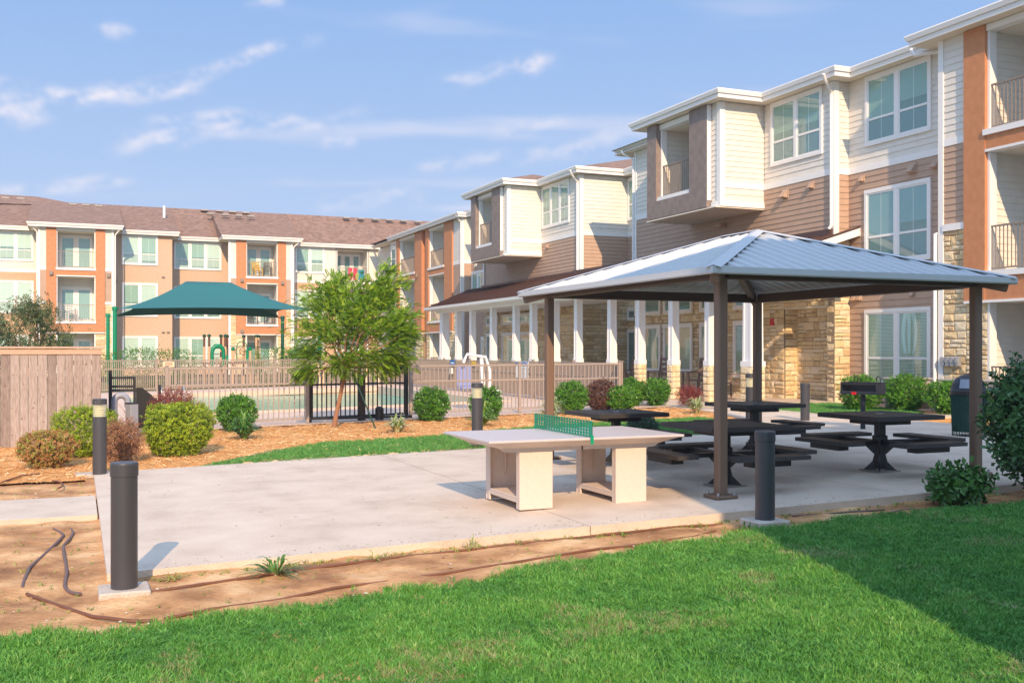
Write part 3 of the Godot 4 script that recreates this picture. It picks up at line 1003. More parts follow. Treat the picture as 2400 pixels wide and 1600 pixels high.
# ---------------------------------------------------------------- the near wing on the right, with its porch
func build_near_wing():
	var b := thing("apartment_building", "three storey cream and brown apartment wing on the right with a stone porch", "building")
	# orange balcony bay at the right edge of the picture
	bay(b, face_x(18.85), -18.41, -18.26, -17.6, -17.0, -13.4, -12.8, -12.2, -12.0, true, 2)
	var fill := mb()
	boxm(fill, Vector3(19.12, 0.2, -18.38), Vector3(21.0, 9.04, -17.05))
	part("wall", fill, M.cream, b)
	meter_boxes(b)
	# recessed wall with one tall window on each storey
	var W1 := face_x(19.45)
	striped(b, W1, -22.2, -18.0, 0.2)
	window(b, W1, -21.52, -19.22, 7.17, 9.04, 2)
	window(b, W1, -21.54, -19.23, 3.99, 6.01, 2)
	window(b, W1, -21.54, -19.23, 0.78, 2.82, 2, "room_green", "room_dark", true)
	curtain(b)
	for q in [[-21.65, 6.35, 0.85], [-19.83, 6.33, 1.25], [-19.05, 6.32, 1.25], [-21.95, 3.16, 0.8], [-21.75, 3.16, 0.8], [-19.85, 3.17, 0.7], [-19.1, 3.18, 0.7]]: hood(b, W1, q[0], q[1], "taupe", q[2])
	# main wall with the charcoal framed balcony box
	var W2 := face_x(18.95)
	siding(b, W2, -25.25, -22.33, 6.70, 9.05, "cream")
	siding(b, W2, -33.0, -29.2, 6.70, 9.05, "cream")
	trim(b, W2, -25.25, -22.33, 6.53, 6.70)
	trim(b, W2, -33.0, -29.2, 6.53, 6.70)
	siding(b, W2, -33.0, -22.33, 4.86, 6.53, "taupe")
	corner(b, 18.95, -22.2, 4.86, 9.05)
	corner(b, 18.95, -32.9, 4.86, 9.05, 0.08)
	striped(b, face_z(-22.2), 19.08, 19.45, 4.9)
	window(b, W2, -24.92, -22.64, 7.16, 9.04, 2, "blind_green", "blind_sky_deep")
	for q in [[-24.25, 6.28, 1.25], [-23.1, 6.36, 0.95]]: hood(b, W2, q[0], q[1], "taupe", q[2])
	bump_box(b, 17.4, -25.3, -29.21, 18.95)
	# stone ground floor under the porch roof
	stonework(b, W2, -22.47, -22.16, 0.3, 2.97)
	stonework(b, face_z(-22.16), 18.92, 19.45, 0.3, 4.9)
	stonework(b, W2, -24.34, -22.16, 2.97, 4.6)
	stonework(b, face_z(-24.34), 18.98, 19.45, 0.3, 2.97)
	stonework(b, face_x(19.42), -24.34, -22.4, 0.3, 2.97)
	var sof := mb()
	boxm(sof, Vector3(18.93, 2.93, -24.33), Vector3(19.42, 2.968, -22.47))
	part("soffit", sof, M.soffit, b)
	stonework(b, W2, -33.0, -24.34, 0.3, 4.6)
	stonework(b, face_x(21.4), -37.87, -33.0, 0.3, 4.6)
	stonework(b, face_z(-37.87), 19.15, 21.4, 0.3, 4.6)
	stonework(b, face_x(19.15), -48.8, -37.87, 0.3, 4.6, 1.3)
	for q in [[-32.9, -31.09, 0.98], [-30.9, -29.08, 0.98], [-28.63, -27.3, 0.9], [-26.75, -25.4, 0.9]]:
		window(b, face_x(18.91), q[0], q[1], q[2], 2.66, 1, "room_dark", "room_dark", true, true)
		window(b, face_x(18.91), q[0], q[1], 3.0, 3.75, 1, "room_green", "room_green", false, true)
	for q in [[-37.8, -36.9], [-36.5, -34.6]]:
		window(b, face_x(21.36), q[0], q[1], 0.8, 2.64, 1, "room_dark", "room_dark", false, true)
		window(b, face_x(21.36), q[0], q[1], 3.0, 3.53, 1, "room_dark", "room_dark", false, true)
	for q in [[-48.3, -46.7], [-46.2, -44.2], [-44.05, -42.2], [-41.1, -39.9]]:
		window(b, face_x(19.11), q[0], q[1], 0.8, 2.62, 1, "room_green", "room_green", false, true)
		window(b, face_x(19.11), q[0], q[1], 2.98, 3.5, 1, "room_green", "room_green", false, true)
	# step back and the far half of the wing
	striped(b, face_x(21.4), -37.87, -33.0, 4.6)
	window(b, face_x(21.4), -37.82, -36.3, 7.2, 9.0, 1, "blind_green", "blind_sky_deep")
	striped(b, face_z(-37.87), 19.28, 21.4, 4.86)
	corner(b, 19.15, -37.87, 4.86, 9.05)
	var W4 := face_x(19.15)
	siding(b, W4, -41.7, -38.0, 6.70, 9.05, "cream")
	siding(b, W4, -48.8, -45.8, 6.70, 9.05, "cream", false)
	trim(b, W4, -41.7, -38.0, 6.53, 6.70)
	trim(b, W4, -48.8, -45.8, 6.53, 6.70)
	siding(b, W4, -48.7, -38.0, 4.86, 6.53, "taupe")
	corner(b, 19.15, -48.7, 4.86, 6.5, 0.06)
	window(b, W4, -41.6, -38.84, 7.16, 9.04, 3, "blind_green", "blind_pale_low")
	hood(b, W4, -41.0, 6.36, "taupe", 0.9)
	bump_box(b, 17.5, -41.7, -45.83, 19.15)
	var lt := mb()
	box(lt, Vector3(18.93, 2.58, -24.85), Vector3(0.09, 0.2, 0.17))
	part("fire_alarm", lt, M.red, b)
	var ol := mb()
	box(ol, Vector3(19.37, 0.95, -22.95), Vector3(0.02, 0.14, 0.1))
	part("outlet", ol, M.dark, b)
	flood_light(b, Vector3(18.93, 5.72, -27.25))
	# eaves, gutters, roofs
	eave(b, [Vector2(21.5, -34.0), Vector2(18.6, -34.0), Vector2(18.6, -29.97), Vector2(16.93, -29.97), Vector2(16.93, -24.76), Vector2(18.46, -24.76), Vector2(18.46, -21.62), Vector2(18.98, -21.62), Vector2(18.98, -19.06), Vector2(18.37, -19.06), Vector2(18.37, -11.5)])
	eave(b, [Vector2(21.5, -49.6), Vector2(18.7, -49.6), Vector2(18.7, -46.6), Vector2(17.07, -46.6), Vector2(17.07, -41.3), Vector2(18.7, -41.3), Vector2(18.7, -37.42), Vector2(20.9, -37.42), Vector2(20.9, -34.03)])
	hip(b, 18.38, 31, -19.05, -11.5, 9.052)
	hip(b, 18.99, 31.2, -26, -16, 9.056)
	hip(b, 18.47, 30.8, -33.99, -21.63, 9.06)
	hip(b, 16.94, 22.2, -29.96, -24.77, 9.064)
	hip(b, 20.91, 30.5, -40, -32, 9.068)
	hip(b, 18.71, 30.9, -49.59, -37.43, 9.072)
	hip(b, 17.08, 22.4, -46.59, -41.31, 9.076)
	downspout(b, [Vector3(18.42, 9.15, -22.0), Vector3(18.5, 9.02, -22.05), Vector3(18.86, 8.78, -22.22), Vector3(18.88, 8.7, -22.24), Vector3(18.88, 5.15, -22.24), Vector3(18.8, 5.02, -22.24)])
	downspout(b, [Vector3(18.55, 9.15, -33.3), Vector3(18.62, 9.0, -33.25), Vector3(18.88, 8.8, -33.02), Vector3(18.88, 4.9, -33.02)])
	downspout(b, [Vector3(18.62, 9.15, -37.75), Vector3(18.7, 9.0, -37.8), Vector3(19.06, 8.75, -38.0), Vector3(19.07, 8.7, -38.0), Vector3(19.07, 5.05, -38.0), Vector3(18.95, 4.95, -38.0)])
	downspout(b, [Vector3(18.93, 9.15, -19.4), Vector3(18.95, 8.98, -19.3), Vector3(19.3, 8.96, -18.6), Vector3(19.38, 8.9, -18.5), Vector3(19.38, 4.7, -18.5), Vector3(18.78, 4.5, -18.47), Vector3(18.76, 0.3, -18.47)])
	downspout(b, [Vector3(19.07, 6.5, -48.6), Vector3(19.07, 4.98, -48.6)])
	build_porch(b)
	flush(b, "far")

func curtain(b: Node):
	var st := mb()
	for k in 3:
		for i in 14:
			var y0 := 1.66 + i * 0.073
			var f := func(y: float, e: int) -> Vector3:
				var t := clampf((y - 1.66) / 1.02, 0.0, 1.0)
				var bulge := sin(t * PI) * 0.1
				var cx: float = -20.08 + k * 0.13
				var side: float = (-0.055 if e == 0 else 0.055) * (0.7 + 0.5 * t) + (-bulge if k == 0 else (bulge if k == 2 else 0.0)) * 0.8
				return Vector3(19.417, y, cx + side)
			quad(st, f.call(y0, 0), f.call(y0 + 0.073, 0), f.call(y0 + 0.073, 1), f.call(y0, 1))
	part("curtain", st, M.curtain, b)

func meter_boxes(b: Node):
	for i in 4:
		var st := mb()
		cbox(st, Vector3(18.76, 1.47, -18.2 + i * 0.145), Vector3(0.11, 0.22, 0.12), 0.012)
		box(st, Vector3(18.69, 1.50, -18.2 + i * 0.145), Vector3(0.03, 0.1, 0.07))
		part("meter_box", st, M.metal, b)

func flood_light(b: Node, p: Vector3):
	var st := mb()
	tube(st, [p, p + Vector3(-0.12, 0.03, 0.0)], [0.03], 6)
	cbox(st, p + Vector3(-0.22, -0.03, 0.02), Vector3(0.2, 0.14, 0.22), 0.03)
	part("flood_light", st, M.taupe, b)

func bump_box(b: Node, x: float, z_near: float, z_far: float, xw: float):
	var F := face_x(x)
	var S := face_z(z_near)
	var w := z_near - z_far
	var k := w / 3.91
	var p1 := z_near - 0.45 * k
	var p0 := z_near - 1.40 * k
	var q0 := z_far + 0.56 * k
	siding(b, S, x + 0.13, xw + 0.3, 6.70, 9.05, "cream")
	trim(b, S, x + 0.13, xw + 0.3, 6.53, 6.70)
	siding(b, S, x + 0.13, xw + 0.3, 6.14, 6.53, "cream")
	trim(b, S, x + 0.10, xw, 5.98, 6.14, 0.05)
	siding(b, F, p1 + 0.03, z_near - 0.13, 6.14, 9.05, "cream")
	trim(b, F, p1 + 0.03, z_near - 0.13, 5.98, 6.14, 0.05)
	corner(b, x, z_near, 5.98, 9.05)
	var st := mb()
	boxm(st, Vector3(p0, 6.56, -0.2), Vector3(p1, 9.04, 0.18), F)
	part("pilaster", st, M.panel, b)
	st = mb()
	boxm(st, Vector3(z_far, 6.56, -0.2), Vector3(q0, 9.04, 0.18), F)
	part("pilaster", st, M.panel, b)
	st = mb()
	boxm(st, Vector3(z_far, 6.0, -0.2), Vector3(p1, 6.556, 0.185), F)
	part("balcony_front", st, M.panel, b)
	st = mb()
	boxm(st, Vector3(z_far - 0.02, 5.94, -(xw - x) + 0.01), Vector3(z_near + 0.02, 5.976, 0.19), F)
	part("soffit", st, M.soffit, b)
	st = mb()
	boxm(st, Vector3(z_far - 0.01, 5.98, -(xw - x) - 0.2), Vector3(z_far + 0.1, 9.04, -0.21), F)
	part("wall", st, M.cream, b)
	one_box(b, "trim_board", Vector3(p1 + 0.001, 6.2, 0.03), Vector3(p1 + 0.028, 9.04, 0.17), F, "white")
	one_box(b, "trim_board", Vector3(q0, 8.86, -0.2), Vector3(p0, 9.03, 0.05), F, "white")
	recess(b, F, q0 + 0.02, p0 - 0.02, 6.68, 8.86, xw - x + 0.3, true, 0)
	var dk := mb()
	boxm(dk, Vector3(lerpf(q0, p0, 0.45), 6.68, -(xw - x) - 0.29), Vector3(p0 - 0.05, 8.8, -(xw - x) - 0.25), F)
	part("door", dk, M.door_grey, b)

func build_porch(b: Node):
	# lean-to roof of brown standing seam metal
	var e0 := Vector3(15.2, 3.74, -21.75)
	var e1 := Vector3(15.2, 3.74, -46.2)
	var t0 := Vector3(19.45, 5.06, -21.75)
	var t1 := Vector3(19.2, 5.0, -51.0)
	var st := mb()
	quad(st, e0, t0, t1, e1)
	var dn := Vector3(0, -0.05, 0)
	quad(st, e0 + dn, e1 + dn, t1 + dn, t0 + dn)
	quad(st, e0, e0 + dn, t0 + dn, t0)
	quad(st, e0, e1, e1 + dn, e0 + dn)
	part("porch_roof", st, M.porch_metal, b)
	var n := 62
	for i in n + 1:
		var f := float(i) / n
		var a := e0.lerp(e1, f) + Vector3(0.0, 0.001, 0)
		var c := Vector3(t0.x, t0.y, t0.z).lerp(t1, f)
		var s := mb()
		var u := Vector3(0, 0.035, 0)
		var h := Vector3(0, 0, 0.014)
		quad(s, a + h, a + h + u, c + h + u, c + h)
		quad(s, a - h, c - h, c - h + u, a - h + u)
		quad(s, a - h + u, c - h + u, c + h + u, a + h + u)
		quad(s, a - h, a - h + u, a + h + u, a + h)
		part("roof_seam", s, M.porch_metal, b)
	# upper roof edge flashing against the wall
	one_box(b, "flashing", Vector3(18.80, 4.86, -37.9), Vector3(18.93, 5.04, -22.2), Transform3D.IDENTITY, "porch_metal")
	one_box(b, "flashing", Vector3(19.02, 4.86, -48.8), Vector3(19.13, 5.06, -37.88), Transform3D.IDENTITY, "porch_metal")
	var g := mb()
	sweep(g, [Vector2(15.2, -46.3), Vector2(15.2, -21.75)], [Vector2(0.11, 3.77), Vector2(0.10, 3.66), Vector2(0.03, 3.62), Vector2(0.0, 3.62), Vector2(0.0, 3.77)])
	part("porch_gutter", g, M.white_soft, b)
	var I := Transform3D.IDENTITY
	one_box(b, "porch_beam", Vector3(15.62, 3.50, -46.0), Vector3(15.98, 3.70, -21.35), I, "white")
	one_box(b, "porch_soffit", Vector3(15.22, 3.60, -46.1), Vector3(15.61, 3.64, -21.75), I, "white")
	one_box(b, "porch_ceiling", Vector3(15.99, 3.60, -46.1), Vector3(18.90, 3.64, -22.2), I, "white")
	one_box(b, "porch_beam", Vector3(15.985, 3.5, -21.6), Vector3(18.90, 3.8, -21.36), I, "white")
	var rk := mb()
	quad(rk, e0 + Vector3(0, -0.02, 0.02), t0 + Vector3(0, -0.02, 0.02), t0 + Vector3(0, -0.22, 0.02), e0 + Vector3(0, -0.2, 0.02))
	quad(rk, e0 + Vector3(0, -0.02, -0.04), e0 + Vector3(0, -0.2, -0.04), t0 + Vector3(0, -0.22, -0.04), t0 + Vector3(0, -0.02, -0.04))
	quad(rk, e0 + Vector3(0, -0.2, 0.02), t0 + Vector3(0, -0.22, 0.02), t0 + Vector3(0, -0.22, -0.04), e0 + Vector3(0, -0.2, -0.04))
	part("rake_board", rk, M.white, b)
	for z in [-21.55, -23.45, -25.3, -27.2, -29.0, -31.4, -33.2, -35.15, -36.8, -39.2, -41.6, -43.4, -45.3]:
		var end: bool = z > -22.0 or z < -45.0
		porch_column(b, Vector3(15.8, yg(15.8), z), 0.34 if end else 0.21)

func porch_column(b: Node, p: Vector3, w: float):
	var st := mb()
	var y0 := 1.06
	var y1 := 3.16
	var a := w * 0.53
	var c := w * 0.49
	var lo := [Vector3(-a, y0, -a), Vector3(a, y0, -a), Vector3(a, y0, a), Vector3(-a, y0, a)]
	var hi := [Vector3(-c, y1, -c), Vector3(c, y1, -c), Vector3(c, y1, c), Vector3(-c, y1, c)]
	for i in 4:
		var k := (i + 1) % 4
		quad(st, p + lo[i], p + hi[i], p + hi[k], p + lo[k])
		# raised stiles with a sunk panel between them
		var nrm: Vector3 = ((lo[i] + lo[k]) * Vector3(1, 0, 1)).normalized() * 0.014
		for s in [[0.0, 0.2], [0.8, 1.0]]:
			quad_out(st, [p + lo[i].lerp(lo[k], s[0]) + nrm, p + lo[i].lerp(lo[k], s[1]) + nrm, p + hi[i].lerp(hi[k], s[1]) + nrm, p + hi[i].lerp(hi[k], s[0]) + nrm], p + Vector3(0, 2, 0))
			for e in s:
				quad(st, p + lo[i].lerp(lo[k], e), p + lo[i].lerp(lo[k], e) + nrm, p + hi[i].lerp(hi[k], e) + nrm, p + hi[i].lerp(hi[k], e))
	boxm(st, p + Vector3(-w * 0.66, 0.98, -w * 0.66), p + Vector3(w * 0.66, 1.12, w * 0.66))
	var o := part("porch_column", st, M.white, b)
	var pw := w * 0.62
	var core := mb()
	boxm(core, p + Vector3(-pw, -0.1, -pw), p + Vector3(pw, 0.98, pw))
	part("pedestal", core, M.mortar, o)
	var near := p.z > -32.0
	var v := 0.0
	while v < 0.97:
		var h := minf(rng.randf_range(0.12, 0.2), 0.98 - v)
		if 0.98 - v - h < 0.07: h = 0.98 - v
		var sp := rng.randf_range(0.35, 0.65)
		for f in [[face_x(p.x - pw), p.z], [face_z(p.z + pw), p.x]]:
			for s in [[0.0, sp], [sp, 1.0]]:
				var tr: Transform3D = f[0] * Transform3D(Basis.from_scale(Vector3((s[1] - s[0]) * pw * 2 - 0.01, h - 0.012, 0.03)), Vector3(f[1] - pw + s[0] * pw * 2 + 0.005, p.y + v + 0.006, 0))
				var mk := "stone%d" % [0, 1, 1, 3][rng.randi() % 4]
				if near: put("stone", stone_mesh(rng.randi() % 6), M[mk], o, tr)
				else: heap_add(heaped(mk), stone_mesh(rng.randi() % 6), tr)
		v += h

# ---------------------------------------------------------------- the wing that links it to the far block
func build_link_wing():
	var b := thing("apartment_building", "cream wing with paired orange balcony bays behind the slender tree", "building")
	striped(b, face_x(19.9), -52.6, -48.0, 0.2, false)
	window(b, face_x(19.9), -52.35, -51.2, 7.18, 9.03, 1, "blind_green", "blind_sky_deep")
	window(b, face_x(19.9), -52.45, -50.6, 4.0, 6.05, 2, "blind_green", "room_green")
	hood(b, face_x(19.9), -51.8, 6.36, "cream", 0.9)
	hood(b, face_x(19.9), -49.9, 6.3, "taupe", 1.2)
	french_door(b, face_x(19.88), -51.0, -49.3, 0.36, 2.5, 2)
	striped(b, face_z(-52.6), 19.5, 19.9, 0.2, false)
	corner(b, 19.4, -52.7, 0.2, 9.05)
	bay(b, face_x(19.4), -58.85, -58.85, -58.85, -58.3, -55.45, -54.08, -52.9, -52.8, false, 1)
	bay(b, face_x(19.4), -65.0, -65.0, -65.0, -64.4, -61.0, -59.6, -59.6, -59.6, false, 1)
	striped(b, face_x(19.4), -66.6, -65.0, 0.2, false)
	window(b, face_x(19.4), -66.4, -65.2, 7.18, 9.0, 1, "blind_sky_teal", "blind_sky_deep")
	window(b, face_x(19.4), -66.4, -65.2, 4.0, 6.0, 1, "blind_sky_teal", "blind_sky_deep")
	wall(b, face_x(19.55), -59.7, -58.8, 0.2, 9.04, "orange")
	wall(b, face_x(19.9), -71.8, -66.6, 0.2, 9.04, "cream")
	wall_light(b, face_x(19.28), -60.3, 6.4)
	eave(b, [Vector2(19.4, -72.0), Vector2(19.4, -66.2), Vector2(18.96, -66.2), Vector2(18.96, -52.3), Vector2(19.45, -52.3), Vector2(19.45, -49.7)])
	hip(b, 19.46, 31, -58, -46.5, 9.08)
	hip(b, 18.97, 31.3, -70.5, -52.31, 9.084)
	downspout(b, [Vector3(19.0, 9.15, -52.6), Vector3(19.3, 8.8, -52.66), Vector3(19.32, 8.7, -52.66), Vector3(19.32, 4.9, -52.66)])
	flush(b, "far")

# ---------------------------------------------------------------- the long block across the courtyard
func build_far_block():
	var b := thing("apartment_building", "long three storey block with brown shingle roof across the courtyard", "building")
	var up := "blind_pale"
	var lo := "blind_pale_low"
	var A := face_z(-69.0)
	striped(b, A, -9.0, -2.0, 0.2, false, "cream", "tan")
	for v in [[7.2, 9.03], [4.0, 6.03], [0.75, 2.75]]:
		window(b, A, -4.45, -2.48, v[0], v[1], 2, up, lo)
		window(b, A, -8.4, -6.4, v[0], v[1], 2, up, lo)
	bay(b, face_z(-66.35), -2.15, -2.05, -1.72, -1.17, 0.98, 1.51, 1.89, 2.01, false, 2)
	var B := face_z(-68.55)
	siding_free(b, B, 1.9, 5.55, 0.2, 9.04, "peach")
	for v in [[7.15, 9.03], [3.9, 6.03], [0.7, 2.68]]: window(b, B, 2.53, 4.68, v[0], v[1], 2, up, lo)
	var C := face_z(-71.05)
	siding_free(b, C, 5.4, 9.4, 0.2, 9.04, "peach")
	for v in [[7.15, 9.03], [3.9, 6.03], [0.7, 2.68]]: window(b, C, 5.85, 8.9, v[0], v[1], 3, up, lo)
	bay(b, face_z(-69.1), 9.11, 9.25, 9.6, 10.24, 12.3, 12.84, 13.18, 13.3, false, 2)
	var D := face_z(-71.7)
	striped(b, D, 13.2, 16.85, 0.2, false, "cream", "tan")
	for v in [[7.2, 9.03], [4.0, 6.03], [0.75, 2.75]]: window(b, D, 13.97, 16.04, v[0], v[1], 2, up, lo)
	striped(b, D, 19.25, 20.4, 0.2, false, "cream", "tan")
	recess(b, D, 16.9, 19.2, 6.68, 8.95, 1.6, true, 3)
	recess(b, D, 16.9, 19.2, 3.51, 6.2, 1.6, true, 3)
	recess(b, D, 16.9, 19.2, 0.36, 2.85, 1.6, true, 3)
	trim(b, D, 16.86, 19.24, 6.2, 6.54, 0.02, "white")
	trim(b, D, 16.86, 19.24, 2.85, 3.37, 0.02, "white")
	wall_light(b, face_z(-66.23), -0.9 - 0.55, 6.35)
	wall_light(b, face_z(-66.33), 1.72, 6.3)
	wall_light(b, face_z(-68.98), 9.95, 6.4)
	wall_light(b, face_z(-68.98), 12.6, 6.3)
	wall_light(b, face_z(-68.98), 9.95, 3.05)
	var vt := mb()
	for q in [[5.0, 6.45], [2.2, 6.1], [5.0, 2.95], [5.3, 2.95]]:
		vt = mb()
		box(vt, Vector3(q[0], q[1], -68.5), Vector3(0.16, 0.1, 0.1))
		part("vent_hood", vt, M.rail_grey, b)
	eave(b, [Vector2(-10, -68.55), Vector2(-2.77, -68.55), Vector2(-2.77, -65.9), Vector2(2.58, -65.9), Vector2(2.58, -68.1), Vector2(6.0, -68.1), Vector2(6.0, -70.6), Vector2(8.62, -70.6), Vector2(8.62, -68.65), Vector2(13.95, -68.65), Vector2(13.95, -71.25), Vector2(20.0, -71.25)])
	# one big roof whose edge follows the jogs, plus the low ridge that climbs towards the left
	roof_slope(b, [[-10.0, -2.77, -68.55], [-2.77, 2.58, -65.9], [2.58, 6.0, -68.1], [6.0, 8.62, -70.6], [8.62, 13.95, -68.65], [13.95, 32.0, -71.25]])
	for s in [[-10, -2.77, -68.5], [-2.7, 2.5, -65.95], [2.5, 6.0, -68.15], [5.9, 8.7, -70.65], [8.65, 13.9, -68.7], [13.9, 20.0, -71.3]]:
		var so := mb()
		boxm(so, Vector3(s[0], 9.05, -74.0), Vector3(s[1], 9.08, s[2] - 0.05))
		part("soffit", so, M.soffit, b)
	var k := 0
	for q in [[-4.4, 11.86], [-3.5, 11.86], [-0.3, 11.45], [0.5, 11.45], [1.3, 11.42], [8.2, 11.6], [9.2, 11.58], [10.1, 11.55], [11.0, 11.52], [8.4, 11.15], [9.4, 11.12], [10.3, 11.1], [11.1, 11.08], [18.3, 11.55], [19.4, 11.55], [20.5, 11.55], [21.6, 11.55], [22.7, 11.55], [23.8, 11.52]]:
		var st := mb()
		var z: float = -66.0 - (q[1] - 9.25) / 0.27
		cbox(st, Vector3(q[0], q[1] + 0.04, z), Vector3(0.5, 0.12, 0.4), 0.03)
		part("roof_vent", st, M.ac_grey, b)
		k += 1
	var pp := mb()
	tube(pp, [Vector3(5.3, 10.6, -71.8), Vector3(5.3, 11.4, -71.8)], [0.09], 8)
	part("vent_pipe", pp, M.white, b)
	downspout(b, [Vector3(2.4, 9.15, -66.0), Vector3(2.1, 8.75, -66.25), Vector3(2.08, 8.7, -66.3), Vector3(2.08, 0.3, -66.3)])
	downspout(b, [Vector3(13.8, 9.15, -68.8), Vector3(13.4, 8.75, -69.0), Vector3(13.36, 8.7, -69.05), Vector3(13.36, 0.3, -69.05)])
	downspout(b, [Vector3(-2.6, 9.15, -66.1), Vector3(-2.25, 8.8, -66.3), Vector3(-2.2, 8.7, -66.3), Vector3(-2.2, 0.3, -66.3)])
	flush(b, "far")

func siding_free(b: Node, T: Transform3D, u0: float, u1: float, v0: float, v1: float, m: String):
	wall(b, T, u0, u1, v0, v1, m, 0.4)

func roof_slope(b: Node, runs: Array):
	var st := mb()
	var zr := -75.2
	var yr := 11.75
	var y_eave := 9.25
	for r in runs:
		var z: float = r[2]
		var y0 := y_eave
		quad(st, Vector3(r[0], y0, z), Vector3(r[0], yr, zr), Vector3(r[1], yr, zr), Vector3(r[1], y0, z))
	for i in runs.size() - 1:
		tri(st, Vector3(runs[i][1], y_eave, runs[i][2]), Vector3(runs[i][1], yr, zr), Vector3(runs[i][1], y_eave, runs[i + 1][2]))
	quad(st, Vector3(-10, yr, zr), Vector3(-10, 9.2, zr - 9.3), Vector3(32, 9.2, zr - 9.3), Vector3(32, yr, zr))
	# the higher hip at the far left
	tri(st, Vector3(-12, 12.25, -76.4), Vector3(-2.6, 12.2, -76.4), Vector3(0.6, 11.5, -74.5))
	tri(st, Vector3(-12, 12.25, -76.4), Vector3(0.6, 11.5, -74.5), Vector3(-12, 10.9, -72.4))
	part("roof", st, M.shingle, b)

# the block behind the camera on the right: it throws the shade that lies over the lawn and the shelter
func build_shade_block():
	var b := thing("apartment_building", "cream apartment block at the camera's right whose shade covers the lawn", "building")
	var N := Transform3D(Basis(Vector3(-1, 0, 0), Vector3.UP, Vector3(0, 0, -1)), Vector3(0, 0, 0.6))
	striped(b, N, -17.0, -3.35, -0.2, false)
	striped(b, face_x(3.35), 0.6, 13.0, -0.2, false)
	for u in [-16.0, -12.5, -9.0]:
		for v in [7.16, 4.0, 0.8]: window(b, N, u, u + 2.3, v, v + 1.9, 2)
	for u in [2.0, 5.5, 9.0]:
		for v in [7.16, 4.0, 0.8]: window(b, face_x(3.35), u, u + 2.3, v, v + 1.9, 2)
	eave(b, [Vector2(17.4, 0.15), Vector2(2.9, 0.15), Vector2(2.9, 13.4)])
	var back := mb()
	boxm(back, Vector3(16.7, -0.2, 0.8), Vector3(17.0, 9.04, 13.0))
	boxm(back, Vector3(3.6, -0.2, 12.7), Vector3(16.7, 9.04, 13.0))
	part("wall", back, M.cream, b)
	hip(b, 2.91, 17.4, 0.16, 13.4, 9.06)
	flush(b, "far")

# ---------------------------------------------------------------- pool
func build_pool():
	var x0 := 1.5
	var x1 := 11.4
	var z0 := -41.0
	var z1 := -27.9
	for r in [[0.6, 14.0, -27.9, -22.6], [0.6, 14.0, -45.6, -41.0], [0.6, 1.5, -41.0, -27.9], [11.4, 14.0, -41.0, -27.9]]:
		sheet("pavement", [Vector2(r[0], r[3]), Vector2(r[1], r[3]), Vector2(r[1], r[2]), Vector2(r[0], r[2])], -0.01, M.deck)
	var cp := mb()
	for s in [[x0 - 0.3, x1 + 0.3, z1, z1 + 0.3], [x0 - 0.3, x1 + 0.3, z0 - 0.3, z0], [x0 - 0.3, x0, z0, z1], [x1, x1 + 0.3, z0, z1]]:
		var a: float = yg(s[0]) + 0.03
		var c: float = yg(s[1]) + 0.03
		var p := [Vector3(s[0], a, s[2]), Vector3(s[1], c, s[2]), Vector3(s[1], c, s[3]), Vector3(s[0], a, s[3])]
		quad_out(cp, p, Vector3(6, -1, -34))
		for i in 4:
			var q: Vector3 = p[i]
			var w: Vector3 = p[(i + 1) % 4]
			quad_out(cp, [q, w, w - Vector3(0, 0.3, 0), q - Vector3(0, 0.3, 0)], (p[0] + p[2]) * 0.5 - Vector3(0, 0.1, 0))
	struct("pool_coping", cp, M.deck)
	var wt := mb()
	quad(wt, Vector3(x0, -0.03, z1), Vector3(x0, -0.03, z0), Vector3(x1, -0.03, z0), Vector3(x1, -0.03, z1))
	struct("water", wt, M.water)
	# hand rail at the left end, lift chair at the right
	var hr := thing("pool_handrail", "bright bent metal handrail at the left end of the pool", "handrail", Vector3(1.95, 0.03, -27.6))
	for dx in [0.0, 0.55]:
		var st := mb()
		tube(st, [Vector3(dx, -0.05, 0.35), Vector3(dx, 0.65, 0.30), Vector3(dx, 0.78, 0.18), Vector3(dx, 0.80, 0.0), Vector3(dx, 0.72, -0.3), Vector3(dx, 0.1, -0.75)], [0.022], 8)
		part("rail", st, M.metal, hr)
	var lf := thing("pool_lift", "white pool lift with tall mast and pale blue seat inside the fence", "pool lift", Vector3(9.75, yg(9.75), -24.9))
	var m := mb()
	tube(m, [Vector3(0, 0, 0), Vector3(0, 0.7, 0), Vector3(-0.05, 1.35, 0.0)], [0.06, 0.06, 0.05], 10)
	part("mast", m, M.white, lf)
	m = mb()
	tube(m, [Vector3(0.14, 0.0, 0.1), Vector3(0.16, 0.95, 0.1), Vector3(0.05, 1.35, 0.05), Vector3(-0.45, 1.42, 0.0), Vector3(-0.55, 1.2, 0)], [0.05, 0.045, 0.04], 10)
	part("arm", m, M.white, lf)
	m = mb()
	cbox(m, Vector3(-0.42, 0.55, -0.1), Vector3(0.4, 0.06, 0.42), 0.02)
	cbox(m, Vector3(-0.42, 0.85, -0.3), Vector3(0.4, 0.55, 0.06), 0.02)
	part("seat", m, M.seat_blue, lf)
	m = mb()
	cbox(m, Vector3(0.3, 0.25, 0.3), Vector3(0.14, 0.5, 0.2), 0.03)
	part("counterweight", m, M.white, lf)
	# two beige chairs beyond the water
	var pc := chair("pool_chair", "beige low chair beyond the pool, left of two", "chairs on the far pool deck", M.sign_tan, Vector3(9.2, yg(9.2), -42.8), 2.6, 1.0)
	copy(pc, "pool_chair", Vector3(11.6, yg(11.6), -42.6), 2.9, "beige low chair beyond the pool, right of two near the black gate")

